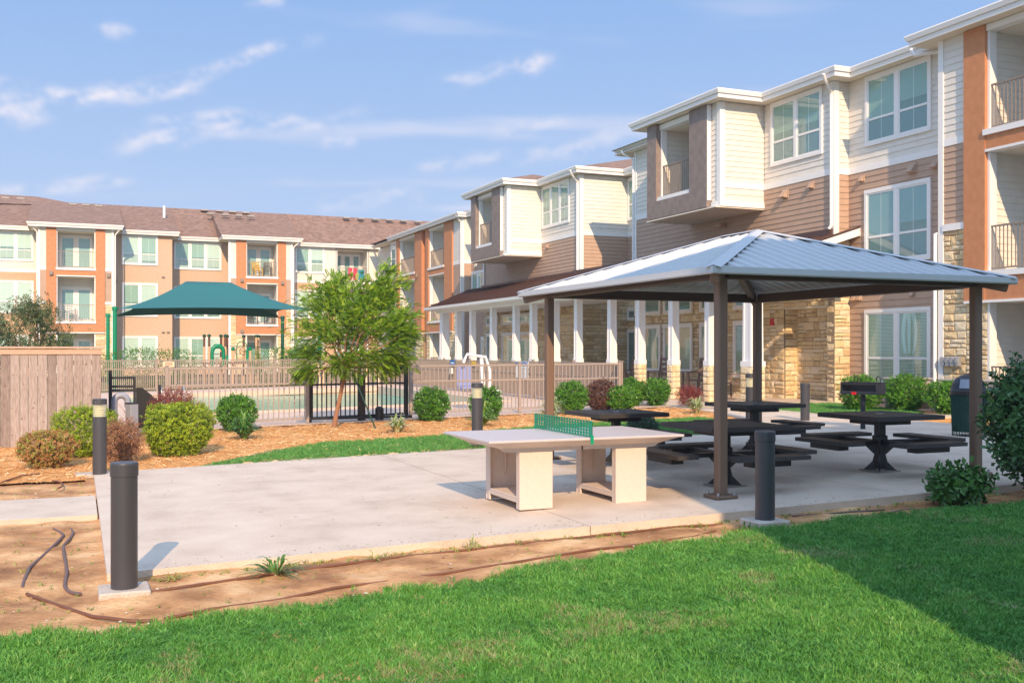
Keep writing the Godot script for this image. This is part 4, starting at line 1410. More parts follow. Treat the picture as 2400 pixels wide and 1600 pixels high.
# ---------------------------------------------------------------- the shelter
func build_pavilion():
	var b := thing("pavilion", "open picnic shelter with ribbed metal hip roof on four brown posts", "pavilion")
	var x0 := 6.03
	var x1 := 10.32
	var z0 := -13.95
	var z1 := -8.90
	var y := 2.55
	var hw := (x1 - x0) * 0.5
	var m := 0.70 / hw
	var faces := [
		[Vector3(x0, y, z1), Vector3(1, 0, 0), Vector3(0, 0, -1), x1 - x0],
		[Vector3(x1, y, z1), Vector3(0, 0, -1), Vector3(-1, 0, 0), z1 - z0],
		[Vector3(x1, y, z0), Vector3(-1, 0, 0), Vector3(0, 0, 1), x1 - x0],
		[Vector3(x0, y, z0), Vector3(0, 0, 1), Vector3(1, 0, 0), z1 - z0]]
	for f in faces:
		var L: float = f[3]
		var n := int(round(L / 0.205))
		for i in n:
			var st := mb()
			var ua := L * i / n
			var w := L / n
			var us := [ua, ua + w * 0.58, ua + w * 0.66, ua + w * 0.86, ua + w * 0.94, ua + w]
			var hs := [0.0, 0.0, 0.03, 0.03, 0.0, 0.0]
			for k in 5:
				var pts := []
				for e in [[us[k], hs[k]], [us[k + 1], hs[k + 1]]]:
					var u: float = e[0]
					var s := minf(minf(u, L - u), hw)
					var lo: Vector3 = f[0] + f[1] * u + Vector3.UP * e[1]
					pts.append([lo, lo + f[2] * s + Vector3.UP * m * s])
				quad(st, pts[0][0], pts[0][1], pts[1][1], pts[1][0])
			part("roof_panel", st, M.roof_metal, b)
	# eave trim, hip and ridge caps
	var tr := mb()
	sweep(tr, [Vector2(x0, z0), Vector2(x0, z1), Vector2(x1, z1), Vector2(x1, z0), Vector2(x0, z0 - 0.001)], [Vector2(0.012, y + 0.035), Vector2(0.018, y - 0.03), Vector2(0.006, y - 0.045), Vector2(-0.004, y - 0.04), Vector2(-0.002, y + 0.035)])
	part("eave_trim", tr, M.roof_metal, b)
	var ra := Vector3((x0 + x1) * 0.5, y + 0.70, z1 - hw)
	var rb := Vector3((x0 + x1) * 0.5, y + 0.70, z0 + hw)
	for q in [[Vector3(x0, y, z1), ra], [Vector3(x1, y, z1), ra], [Vector3(x0, y, z0), rb], [Vector3(x1, y, z0), rb], [ra, rb]]:
		var st := mb()
		var d: Vector3 = (q[1] - q[0]).normalized()
		var side := d.cross(Vector3.UP).normalized() * 0.085
		var dn := Vector3(0, -0.028, 0)
		var up := Vector3(0, 0.047, 0)
		quad(st, q[0] + up, q[1] + up, q[1] + up + side + dn, q[0] + up + side + dn)
		quad(st, q[0] + up, q[0] + up - side + dn, q[1] + up - side + dn, q[1] + up)
		part("ridge_cap", st, M.roof_metal, b)
	var cols := [Vector2(6.33, -9.2), Vector2(10.0, -9.2), Vector2(6.33, -13.52), Vector2(10.0, -13.52)]
	for c in cols:
		var st := mb()
		cbox(st, Vector3(c.x, (2.5 + yg(c.x)) * 0.5, c.y), Vector3(0.115, 2.5 - yg(c.x), 0.115), 0.014)
		var o := part("post", st, M.post_brown, b)
		st = mb()
		cbox(st, Vector3(c.x, yg(c.x) + 0.022, c.y), Vector3(0.27, 0.036, 0.27), 0.008)
		part("base_plate", st, M.post_brown, o)
		for e in [[-1, -1], [1, -1], [-1, 1], [1, 1]]:
			st = mb()
			tube(st, [Vector3(c.x + e[0] * 0.1, yg(c.x) + 0.04, c.y + e[1] * 0.1), Vector3(c.x + e[0] * 0.1, yg(c.x) + 0.07, c.y + e[1] * 0.1)], [0.014], 6)
			part("bolt", st, M.metal, o)
	# ring beam between the posts
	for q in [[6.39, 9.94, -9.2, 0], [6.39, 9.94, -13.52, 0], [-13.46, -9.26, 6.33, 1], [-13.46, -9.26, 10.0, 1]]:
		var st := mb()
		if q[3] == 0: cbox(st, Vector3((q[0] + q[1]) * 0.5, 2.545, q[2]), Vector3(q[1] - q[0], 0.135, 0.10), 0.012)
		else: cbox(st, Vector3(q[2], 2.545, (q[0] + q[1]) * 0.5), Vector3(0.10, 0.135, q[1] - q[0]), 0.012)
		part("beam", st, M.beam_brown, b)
	# hip rafters from the eave corners to the peak
	var ctr := [ra, ra, rb, rb]
	var tips := [Vector3(x0 + 0.06, 0, z1 - 0.06), Vector3(x1 - 0.06, 0, z1 - 0.06), Vector3(x0 + 0.06, 0, z0 + 0.06), Vector3(x1 - 0.06, 0, z0 + 0.06)]
	for i in 4:
		var a: Vector3 = tips[i]
		a.y = y - 0.075
		var c: Vector3 = ctr[i] - Vector3(0, 0.085, 0)
		var d := (c - a).normalized()
		var sx := d.cross(Vector3.UP).normalized()
		var sy := sx.cross(d)
		var T := Transform3D(Basis(sx, sy, -d), (a + c) * 0.5)
		var st := mb()
		cbox(st, Vector3.ZERO, Vector3(0.1, 0.13, a.distance_to(c)), 0.012, T)
		part("rafter", st, M.post_brown, b)
	# purlins part-way up the slopes
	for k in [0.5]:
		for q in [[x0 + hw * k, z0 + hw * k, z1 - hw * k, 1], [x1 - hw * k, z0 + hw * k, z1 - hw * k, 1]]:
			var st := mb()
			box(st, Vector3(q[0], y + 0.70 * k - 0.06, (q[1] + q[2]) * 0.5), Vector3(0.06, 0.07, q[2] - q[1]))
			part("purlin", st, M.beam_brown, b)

# ---------------------------------------------------------------- outdoor table tennis table
func build_table_tennis():
	var b := thing("table_tennis_table", "cream outdoor table tennis table with green metal net", "table", Vector3(4.79, yg(4.79), -9.915))
	var h := 0.725
	var hx := 1.11
	var hz := 0.68
	var st := mb()
	cbox(st, Vector3(0, h - 0.0125, 0), Vector3(hx * 2, 0.025, hz * 2), 0.005)
	part("tabletop", st, M.table_top, b)
	# tray under the top, its sides drawn in, on a level rail
	st = mb()
	var up := [Vector3(-hx + 0.03, h - 0.026, -hz + 0.03), Vector3(hx - 0.03, h - 0.026, -hz + 0.03), Vector3(hx - 0.03, h - 0.026, hz - 0.03), Vector3(-hx + 0.03, h - 0.026, hz - 0.03)]
	var lo := [Vector3(-hx + 0.2, h - 0.098, -0.49), Vector3(hx - 0.2, h - 0.098, -0.49), Vector3(hx - 0.2, h - 0.098, 0.49), Vector3(-hx + 0.2, h - 0.098, 0.49)]
	for i in 4: quad_out(st, [up[i], up[(i + 1) % 4], lo[(i + 1) % 4], lo[i]], Vector3(0, h, 0))
	quad_out(st, lo, Vector3(0, h, 0))
	part("apron", st, M.table_cream, b)
	for s in [-1, 1]:
		st = mb()
		prism(st, [Vector2(-hx + 0.2, h - 0.099), Vector2(hx - 0.2, h - 0.099), Vector2(hx - 0.24, h - 0.128), Vector2(hx - 0.28, h - 0.135), Vector2(-hx + 0.28, h - 0.135), Vector2(-hx + 0.24, h - 0.128)], 0.467 * s - 0.015, 0.467 * s + 0.015)
		part("rail", st, M.table_cream, b)
	st = mb()
	box(st, Vector3(0, h - 0.116, 0.483), Vector3(0.014, 0.034, 0.006))
	part("joint", st, M.dark, b)
	for cx in [-0.51, 0.59]:
		for s in [-1, 1]:
			st = mb()
			var z: float = 0.455 * s
			cbox(st, Vector3(cx, (h - 0.13) * 0.5, z), Vector3(0.37, h - 0.13, 0.022), 0.006)
			# folded edge towards the middle of the table
			cbox(st, Vector3(cx - 0.17, (h - 0.13) * 0.5, z - s * 0.045), Vector3(0.022, h - 0.13, 0.09), 0.006)
			part("leg", st, M.table_cream, b)
			st = mb()
			prism(st, [Vector2(0.0, 0.25), Vector2(0.05, 0.32), Vector2(0.05, h - 0.14), Vector2(0, h - 0.14)], -0.006, 0.006, Transform3D(Basis(Vector3(0, 0, -s), Vector3.UP, Vector3(s, 0, 0)), Vector3(cx + 0.02, 0, z - s * 0.01)))
			part("rib", st, M.table_cream, b)
		st = mb()
		cbox(st, Vector3(cx, 0.115, 0), Vector3(0.36, 0.022, 0.88), 0.005)
		cbox(st, Vector3(cx - 0.17, 0.085, 0), Vector3(0.02, 0.04, 0.86), 0.004)
		part("shelf", st, M.table_cream, b)
	# perforated net plate
	st = mb()
	var T := Transform3D(Basis(Vector3(0, 0, 1), Vector3.UP, Vector3(-1, 0, 0)), Vector3(0, h + 0.012, 0))
	var nu := 22
	var nv := 5
	var w := (hz * 2 + 0.06)
	var cw := w / nu
	var ch := 0.155 / nv
	for z in [-0.003, 0.003]:
		for i in nu:
			for j in nv:
				var off := 0.0 if j % 2 == 0 else 0.0
				var c := Vector2(-w * 0.5 + (i + 0.5) * cw, (j + 0.5) * ch + off)
				if i == 0 or i == nu - 1:
					quad(st, T * Vector3(c.x - cw * 0.5, c.y - ch * 0.5, z), T * Vector3(c.x - cw * 0.5, c.y + ch * 0.5, z), T * Vector3(c.x + cw * 0.5, c.y + ch * 0.5, z), T * Vector3(c.x + cw * 0.5, c.y - ch * 0.5, z))
					continue
				var o := []
				var q := []
				for k in 8:
					var a := TAU * k / 8.0
					var dx := clampf(cos(a) * 1.42, -1.0, 1.0) * 0.5
					var dy := clampf(sin(a) * 1.42, -1.0, 1.0) * 0.5
					o.append(T * Vector3(c.x + dx * cw, c.y + dy * ch, z))
					q.append(T * Vector3(c.x + cos(a) * cw * 0.28, c.y + sin(a) * ch * 0.34, z))
				for k in 8: quad(st, o[k], o[(k + 1) % 8], q[(k + 1) % 8], q[k])
	boxm(st, Vector3(-w * 0.5, 0.15, -0.006), Vector3(w * 0.5, 0.16, 0.006), T)
	boxm(st, Vector3(-w * 0.5, -0.004, -0.006), Vector3(w * 0.5, 0.004, 0.006), T)
	part("net", st, M.net_green, b)
	for s in [-1, 1]:
		st = mb()
		box(st, Vector3(0, h - 0.02, s * (hz + 0.025)), Vector3(0.03, 0.09, 0.012))
		part("net_bracket", st, M.net_green, b)

# ---------------------------------------------------------------- picnic tables
func build_tables():
	var proto := picnic_table()
	proto.position = Vector3(6.9, yg(6.9), -9.95)
	var spots := [[Vector3(9.3, 0, -10.05), "black steel picnic table in clear view right of the front post"], [Vector3(6.9, 0, -12.55), "black picnic table at the back left, beyond the green net"], [Vector3(9.45, 0, -12.85), "black picnic table at the back right in front of the far post"]]
	for s in spots:
		var p: Vector3 = s[0]
		p.y = yg(p.x)
		copy(proto, "picnic_table", p, 0.0, s[1])

func picnic_table() -> Node3D:
	var b := thing("picnic_table", "black steel picnic table nearest the camera, behind the front post", "table", Vector3.ZERO, 0.0, "black picnic tables under the shelter")
	var h := 0.72
	var r := 0.535
	var st := mb()
	st = mb()
	for q in [[-r, r, -r, -r + 0.03], [-r, r, r - 0.03, r], [-r, -r + 0.03, -r + 0.03, r - 0.03], [r - 0.03, r, -r + 0.03, r - 0.03]]:
		boxm(st, Vector3(q[0], h - 0.055, q[2]), Vector3(q[1], h, q[3]))
	var n := 34
	for i in n:
		var x := -r + 0.03 + (r * 2 - 0.06) * (i + 0.5) / n
		boxm(st, Vector3(x - 0.010, h - 0.02, -r + 0.03), Vector3(x + 0.010, h - 0.004, r - 0.03))
	for i in 6:
		var z := -r + 0.03 + (r * 2 - 0.06) * (i + 0.5) / 6
		boxm(st, Vector3(-r + 0.03, h - 0.03, z - 0.01), Vector3(r - 0.03, h - 0.021, z + 0.01))
	part("tabletop", st, M.mesh_black, b)
	st = mb()
	lathe(st, [Vector2(0.045, h - 0.002), Vector2(0.045, h + 0.004), Vector2(0.025, h + 0.005), Vector2(0.025, h - 0.01)], Vector3.ZERO, 16)
	part("umbrella_ring", st, M.metal, b)
	st = mb()
	cbox(st, Vector3(0, h - 0.09, 0), Vector3(0.52, 0.07, 0.52), 0.006)
	part("bracket", st, M.black, b)
	st = mb()
	cbox(st, Vector3(0, 0.34, 0), Vector3(0.11, 0.62, 0.11), 0.012)
	cbox(st, Vector3(0, 0.40, 0), Vector3(0.14, 0.10, 0.14), 0.01)
	part("pedestal", st, M.black, b)
	for i in 4:
		var T := Transform3D(Basis(Vector3.UP, i * PI / 2 + PI / 4), Vector3.ZERO)
		st = mb()
		prism(st, [Vector2(0.05, 0.016), Vector2(0.2, 0.016), Vector2(0.17, 0.04), Vector2(0.09, 0.12), Vector2(0.07, 0.2), Vector2(0.05, 0.2)], -0.006, 0.006, T)
		prism(st, [Vector2(0.05, 0.2), Vector2(0.08, 0.22), Vector2(0.16, 0.30), Vector2(0.2, 0.34), Vector2(0.2, 0.375), Vector2(0.05, 0.375)], -0.006, 0.006, T)
		part("gusset", st, M.black, b)
	st = mb()
	cbox(st, Vector3(0, 0.009, 0), Vector3(0.36, 0.014, 0.36), 0.004)
	part("base_plate", st, M.rail_grey, b)
	for i in 4:
		var T := Transform3D(Basis(Vector3.UP, i * PI / 2), Vector3.ZERO)
		st = mb()
		cbox(st, Vector3(0.40, 0.365, 0), Vector3(0.72, 0.05, 0.06), 0.006, T)
		part("arm", st, M.black, b)
		st = mb()
		var c := Vector3(0.80, 0.42, 0)
		var hx := 0.135
		var hz := 0.48
		for q in [[-hx, hx, -hz, -hz + 0.02], [-hx, hx, hz - 0.02, hz], [-hx, -hx + 0.02, -hz + 0.02, hz - 0.02], [hx - 0.02, hx, -hz + 0.02, hz - 0.02]]:
			boxm(st, c + Vector3(q[0], -0.045, q[2]), c + Vector3(q[1], 0, q[3]), T)
		for k in 9:
			var x := -hx + 0.02 + (hx * 2 - 0.04) * (k + 0.5) / 9
			boxm(st, c + Vector3(x - 0.009, -0.016, -hz + 0.02), c + Vector3(x + 0.009, -0.003, hz - 0.02), T)
		for k in 5:
			var z := lerpf(-hz + 0.1, hz - 0.1, k / 4.0)
			boxm(st, c + Vector3(-hx + 0.02, -0.024, z - 0.008), c + Vector3(hx - 0.02, -0.017, z + 0.008), T)
		part("seat", st, M.mesh_black, b)
		st = mb()
		cbox(st, c + Vector3(0, -0.08, 0), Vector3(0.16, 0.065, 0.52), 0.006, T)
		part("seat_bracket", st, M.black, b)
	return b

# ---------------------------------------------------------------- bollards
func plain_bollard(called: String, label: String, at: Vector3, h: float, footing: bool) -> Node3D:
	var b := thing(called, label, "bollard", at, 0.0, "black plain bollards")
	var st := mb()
	lathe(st, [Vector2(0.0925, 0.0), Vector2(0.0925, h - 0.1)], Vector3.ZERO, 32)
	part("shaft", st, M.bollard, b)
	st = mb()
	lathe(st, [Vector2(0.093, h - 0.1), Vector2(0.098, h - 0.097), Vector2(0.098, h - 0.012), Vector2(0.092, h), Vector2(0.0, h + 0.004)], Vector3.ZERO, 32)
	part("cap", st, M.bollard, b)
	if footing:
		st = mb()
		var pts := []
		var r := RandomNumberGenerator.new()
		r.seed = int(at.x * 100)
		cbox(st, Vector3(0, -0.06, 0), Vector3(0.35, 0.12, 0.33), 0.012)
		part("footing", st, M.concrete_old, b)
	return b

func light_bollard(label: String, at: Vector3) -> Node3D:
	var b := thing("light_bollard", label, "bollard light", at, 0.0, "bollard lights along the path")
	var st := mb()
	lathe(st, [Vector2(0.0925, 0.0), Vector2(0.0925, 0.80), Vector2(0.08, 0.80)], Vector3.ZERO, 32)
	part("shaft", st, M.bollard, b)
	st = mb()
	lathe(st, [Vector2(0.088, 0.80), Vector2(0.088, 0.97)], Vector3.ZERO, 28)
	var g := part("lens", st, M.lens_glass, b)
	st = mb()
	for k in 5: lathe(st, [Vector2(0.03, 0.80 + k * 0.033), Vector2(0.078, 0.806 + k * 0.033), Vector2(0.03, 0.832 + k * 0.033)], Vector3.ZERO, 20)
	part("reflector", st, M.lens, g)
	st = mb()
	lathe(st, [Vector2(0.06, 0.97), Vector2(0.096, 0.97), Vector2(0.096, 1.04), Vector2(0.09, 1.048), Vector2(0, 1.05)], Vector3.ZERO, 32)
	part("cap", st, M.bollard, b)
	st = mb()
	tube(st, [Vector3(-0.05, 1.005, 0.08), Vector3(-0.054, 1.005, 0.088)], [0.006], 6)
	part("screw", st, M.metal, b)
	return b

func build_bollards():
	plain_bollard("bollard", "black bollard on a concrete footing at the near left corner of the slab", Vector3(0.31, -0.005, -7.92), 0.905, true)
	plain_bollard("bollard", "black bollard in the shade by the shelter's front post", Vector3(6.02, yg(6.0) - 0.02, -8.02), 0.84, true)
	plain_bollard("bollard", "short black bollard standing alone before the grass patch and stone porch", Vector3(13.71, yg(13.71), -16.94), 0.76, false)
	light_bollard("bollard light with clear lens at the slab's back left corner beside the bushes", Vector3(0.28, 0.0, -15.3))
	var pad := mb()
	cbox(pad, Vector3(0.22, -0.03, -15.52), Vector3(0.5, 0.06, 0.3), 0.01)
	struct("pavement", pad, M.concrete_old)
	light_bollard("bollard light behind the left end of the table tennis table", Vector3(6.12, yg(6.12), -15.9))
	light_bollard("bollard light beside the far post of the shelter, partly hidden", Vector3(11.5, yg(11.5), -15.75))
	light_bollard("bollard light at the walk in front of the stone portal", Vector3(13.05, yg(13.05), -17.65))

# ---------------------------------------------------------------- grill, bin, condensers
func build_services():
	var b := thing("grill", "dark steel pedestal barbecue grill in front of the clipped hedge", "grill", Vector3(13.25, yg(13.2), -14.75), -1.15)
	var st := mb()
	tube(st, [Vector3(0, 0, 0), Vector3(0, 0.63, 0)], [0.045], 12)
	part("post", st, M.navy, b)
	st = mb()
	boxm(st, Vector3(-0.34, 0.64, -0.2), Vector3(0.34, 0.66, 0.2))
	boxm(st, Vector3(-0.34, 0.66, -0.2), Vector3(-0.325, 0.86, 0.2))
	boxm(st, Vector3(0.325, 0.66, -0.2), Vector3(0.34, 0.86, 0.2))
	boxm(st, Vector3(-0.325, 0.66, -0.2), Vector3(0.325, 0.86, -0.185))
	boxm(st, Vector3(-0.325, 0.66, 0.185), Vector3(0.325, 0.70, 0.2))
	part("firebox", st, M.navy, b)
	st = mb()
	for i in 16: boxm(st, Vector3(-0.31 + i * 0.04, 0.80, -0.18), Vector3(-0.30 + i * 0.04, 0.812, 0.17))
	boxm(st, Vector3(-0.32, 0.812, 0.12), Vector3(0.32, 0.824, 0.17))
	part("grate", st, M.black, b)
	for x in [-0.12, 0.3]:
		st = mb()
		tube(st, [Vector3(x, 0.83, 0.1), Vector3(x, 0.94, 0.1), Vector3(x + 0.02, 0.97, 0.1), Vector3(x + 0.05, 0.97, 0.1), Vector3(x + 0.07, 0.94, 0.1), Vector3(x + 0.07, 0.83, 0.1)], [0.009], 6)
		part("handle", st, M.black, b)
	st = mb()
	box(st, Vector3(-0.08, 0.66, 0.204), Vector3(0.09, 0.05, 0.004))
	part("plate", st, M.red, b)
	b = thing("trash_can", "dark green mesh trash can with domed lid behind the right post", "trash can", Vector3(13.75, yg(13.7), -12.8))
	st = mb()
	lathe(st, [Vector2(0.25, 0.07), Vector2(0.262, 0.3), Vector2(0.275, 0.68)], Vector3.ZERO, 32)
	part("drum", st, M.mesh_green, b)
	st = mb()
	for i in 32:
		var a := TAU * i / 32
		tube(st, [Vector3(cos(a) * 0.252, 0.0, sin(a) * 0.252), Vector3(cos(a) * 0.278, 0.68, sin(a) * 0.278)], [0.006], 4, false)
	part("slats", st, M.green_bin, b).set_meta("kind", "stuff")
	st = mb()
	lathe(st, [Vector2(0.278, 0.68), Vector2(0.292, 0.69), Vector2(0.292, 0.75), Vector2(0.275, 0.78)], Vector3.ZERO, 32)
	part("rim", st, M.black, b)
	st = mb()
	lathe(st, [Vector2(0.28, 0.77), Vector2(0.27, 0.80), Vector2(0.25, 0.88), Vector2(0.2, 0.96), Vector2(0.12, 1.01), Vector2(0, 1.03)], Vector3.ZERO, 32)
	part("lid", st, M.navy, b)
	st = mb()
	for k in 5:
		var a0 := 0.80 + k * 0.03
		var r0 := lerpf(0.282, 0.242, k / 5.0)
		var r1 := lerpf(0.282, 0.242, (k + 1) / 5.0)
		for j in 6:
			var t0 := 2.2 + j * 0.12
			var t1 := t0 + 0.12
			quad(st, Vector3(cos(t0) * r0, a0, sin(t0) * r0), Vector3(cos(t0) * r1, a0 + 0.03, sin(t0) * r1), Vector3(cos(t1) * r1, a0 + 0.03, sin(t1) * r1), Vector3(cos(t1) * r0, a0, sin(t1) * r0))
	part("flap", st, M.pvc, b)
	var ac := condenser("grey air conditioner condenser behind the bushes, under the window", Vector3(18.0, yg(17), -18.55))
	copy(ac, "condenser", Vector3(18.15, yg(17), -17.0), 0.0, "grey condenser to the left of the stone wall behind the trash can")
	copy(ac, "condenser", Vector3(18.3, yg(17), -15.85), 0.0, "grey condenser to the right, half hidden by the shelter's right post")

func condenser(label: String, at: Vector3) -> Node3D:
	var b := thing("condenser", label, "air conditioner", at, 0.0, "condensers along the wall")
	var st := mb()
	cbox(st, Vector3(0, 0.36, 0), Vector3(0.74, 0.66, 0.74), 0.03)
	part("cabinet", st, M.ac_grey, b)
	st = mb()
	cbox(st, Vector3(0, 0.72, 0), Vector3(0.80, 0.06, 0.80), 0.02)
	part("top", st, M.ac_grey, b)
	for i in 12:
		st = mb()
		box(st, Vector3(-0.385, 0.13 + i * 0.045, 0), Vector3(0.02, 0.016, 0.6))
		box(st, Vector3(0.0, 0.13 + i * 0.045, 0.385), Vector3(0.6, 0.016, 0.02))
		part("louvre", st, M.ac_grey, b)
	return b

# ---------------------------------------------------------------- playground beyond the pool
func build_playground():
	var b := thing("shade_canopy", "teal fabric shade sail stretched on green posts over the playground", "canopy")
	var fl := Vector3(1.68, 3.62, -49)
	var fr := Vector3(10.5, 3.69, -49)
	var bl := Vector3(1.63, 3.55, -58)
	var br := Vector3(10.42, 3.6, -58)
	var ra := Vector3(5.0, 5.22, -53.5)
	var rb := Vector3(7.15, 5.22, -53.5)
	var st := mb()
	st.set_smooth_group(0)
	for f in [[fl, fr, rb, ra, Vector3(0, 0.12, -0.9)], [fr, br, rb, rb, Vector3(-0.8, 0.2, 0)], [br, bl, ra, rb, Vector3(0, 0.12, 0.9)], [bl, fl, ra, ra, Vector3(0.8, 0.2, 0)]]:
		var nu := 16
		var nv := 8
		var g := []
		for j in nv + 1:
			var row := []
			for i in nu + 1:
				var u := float(i) / nu
				var v := float(j) / nv
				var lo: Vector3 = f[0].lerp(f[1], u) + f[4] * sin(u * PI)
				var hi: Vector3 = f[3].lerp(f[2], u)
				var p := lo.lerp(hi, v)
				p.y -= 0.22 * sin(v * PI) * (1.0 - 0.5 * absf(u - 0.5))
				row.append(p)
			g.append(row)
		for j in nv:
			for i in nu: 
				for p in [g[j][i], g[j + 1][i], g[j + 1][i + 1], g[j][i], g[j + 1][i + 1], g[j][i + 1]]: st.add_vertex(p)
	st.index()
	st.generate_normals()
	part("fabric", st, M.sail, b)
	for q in [[fl, "green_paint", Vector2(-0.16, 0.1)], [fr, "green_paint", Vector2(0.2, 0.1)], [bl, "green_paint", Vector2(-0.16, -0.1)], [br, "green_dark", Vector2(0.2, -0.1)]]:
		var c: Vector3 = q[0]
		var x: float = c.x + q[2].x
		var z: float = c.z + q[2].y
		st = mb()
		tube(st, [Vector3(x, 0.0, z), Vector3(x, 3.6, z)], [0.095], 14)
		lathe(st, [Vector2(0.095, 3.52), Vector2(0.12, 3.54), Vector2(0.12, 3.7), Vector2(0, 3.72)], Vector3(x, 0, z), 14)
		tube(st, [Vector3(x, 3.62, z), c], [0.03], 6)
		part("post", st, M[q[1]], b)
	b = thing("play_structure", "small playground structure with green arch and tan posts under the canopy", "playground", Vector3(0, 0.1, -51.8))
	for q in [[5.68, 0.0], [5.84, 0.6], [6.47, 0.0], [6.60, 0.6], [6.82, -0.4], [7.62, -0.4], [8.14, 0.2], [8.33, -0.3]]:
		st = mb()
		tube(st, [Vector3(q[0], 0, q[1]), Vector3(q[0], 1.85, q[1])], [0.062], 10)
		var o := part("post", st, M.post_tan, b)
		st = mb()
		tube(st, [Vector3(q[0], 1.85, q[1]), Vector3(q[0], 2.32, q[1])], [0.058], 10)
		part("upper_post", st, M.post_maroon if q[0] < 7.9 else M.post_tan, o)
		st = mb()
		lathe(st, [Vector2(0.05, 2.3), Vector2(0.09, 2.33), Vector2(0.09, 2.4), Vector2(0.04, 2.44), Vector2(0, 2.45)], Vector3(q[0], 0, q[1]), 12)
		part("cap", st, M.green_dark, o)
	for x in [6.98, 7.80]:
		st = mb()
		tube(st, [Vector3(x, 0, 0.5), Vector3(x, 1.66, 0.5)], [0.062], 10)
		var o := part("post", st, M.post_tan, b)
		st = mb()
		lathe(st, [Vector2(0, 1.62), Vector2(0.08, 1.66), Vector2(0.1, 1.74), Vector2(0.06, 1.81), Vector2(0, 1.83)], Vector3(x, 0, 0.5), 12)
		part("cap", st, M.green_paint, o)
	st = mb()
	tube(st, [Vector3(5.98, 0.9, 0.75), Vector3(5.96, 1.5, 0.75), Vector3(6.0, 1.75, 0.75), Vector3(6.12, 1.86, 0.75), Vector3(6.34, 1.86, 0.75), Vector3(6.46, 1.75, 0.75), Vector3(6.5, 1.5, 0.75), Vector3(6.48, 0.9, 0.75)], [0.085, 0.08, 0.1, 0.12, 0.12, 0.1, 0.08, 0.085], 10)
	part("arch", st, M.green_paint, b)
	st = mb()
	var pts := []
	for i in 13: pts.append(Vector3(7.4 + 0.24 * cos(PI - PI * i / 12.0), 1.85 + 0.25 * sin(PI * i / 12.0), 0.5))
	pts.insert(0, Vector3(7.16, 1.05, 0.5))
	pts.append(Vector3(7.64, 1.05, 0.5))
	tube(st, pts, [0.022], 6)
	part("climber", st, M.green_paint, b)
	for cx in [7.22, 7.42]:
		st = mb()
		pts = []
		for i in 17: pts.append(Vector3(cx + 0.14 * cos(TAU * i / 16.0), 1.62 + 0.17 * sin(TAU * i / 16.0), 0.52))
		tube(st, pts, [0.014], 6, false)
		part("ring", st, M.post_maroon, b)
	for q in [[6.82, 7.62, 1.86], [7.8, 8.3, 1.84], [6.6, 7.8, 1.1]]:
		st = mb()
		tube(st, [Vector3(q[0], q[2], 0.4), Vector3(q[1], q[2], 0.4)], [0.02], 6)
		part("bar", st, M.green_dark, b)
	st = mb()
	boxm(st, Vector3(5.6, 1.0, -0.6), Vector3(8.4, 1.08, 0.7))
	part("deck", st, M.post_maroon, b)
	st = mb()
	prism(st, [Vector2(7.85, 1.15), Vector2(8.5, 0.55), Vector2(8.5, 0.45), Vector2(7.85, 1.05)], 0.45, 0.9)
	part("slide", st, M.green_dark, b)
	st = mb()
	boxm(st, Vector3(6.62, 1.0, 0.62), Vector3(6.74, 1.42, 0.72))
	boxm(st, Vector3(7.58, 1.05, 0.55), Vector3(7.7, 1.7, 0.65))
	part("side_panel", st, M.green_paint, b)

# ---------------------------------------------------------------- chairs
func chair(called: String, label: String, group: String, m: Material, at: Vector3, turn: float, s := 1.0) -> Node3D:
	var b := thing(called, label, "chair", at, turn, group)
	var st := mb()
	for i in 5: cbox(st, Vector3(-0.22 + i * 0.11, 0.44, 0.0) * s, Vector3(0.095, 0.025, 0.46) * s, 0.004)
	part("seat", st, m, b)
	var back := Transform3D(Basis(Vector3.RIGHT, -0.16), Vector3(0, 0.44, -0.22) * s)
	st = mb()
	for i in 4: cbox(st, Vector3(0, 0.14 + i * 0.14, 0) * s, Vector3(0.46, 0.085, 0.02) * s, 0.004, back)
	for x in [-0.25, 0.25]: cbox(st, Vector3(x, 0.28, 0) * s, Vector3(0.045, 0.66, 0.04) * s, 0.004, back)
	part("backrest", st, m, b)
	for x in [-0.26, 0.26]:
		st = mb()
		cbox(st, Vector3(x, 0.32, 0.22) * s, Vector3(0.05, 0.64, 0.05) * s, 0.004)
		part("leg", st, m, b)
		st = mb()
		cbox(st, Vector3(x, 0.22, -0.22) * s, Vector3(0.05, 0.44, 0.05) * s, 0.004)
		part("leg", st, m, b)
		st = mb()
		cbox(st, Vector3(x, 0.655, 0.02) * s, Vector3(0.07, 0.025, 0.52) * s, 0.004)
		part("armrest", st, m, b)
	return b

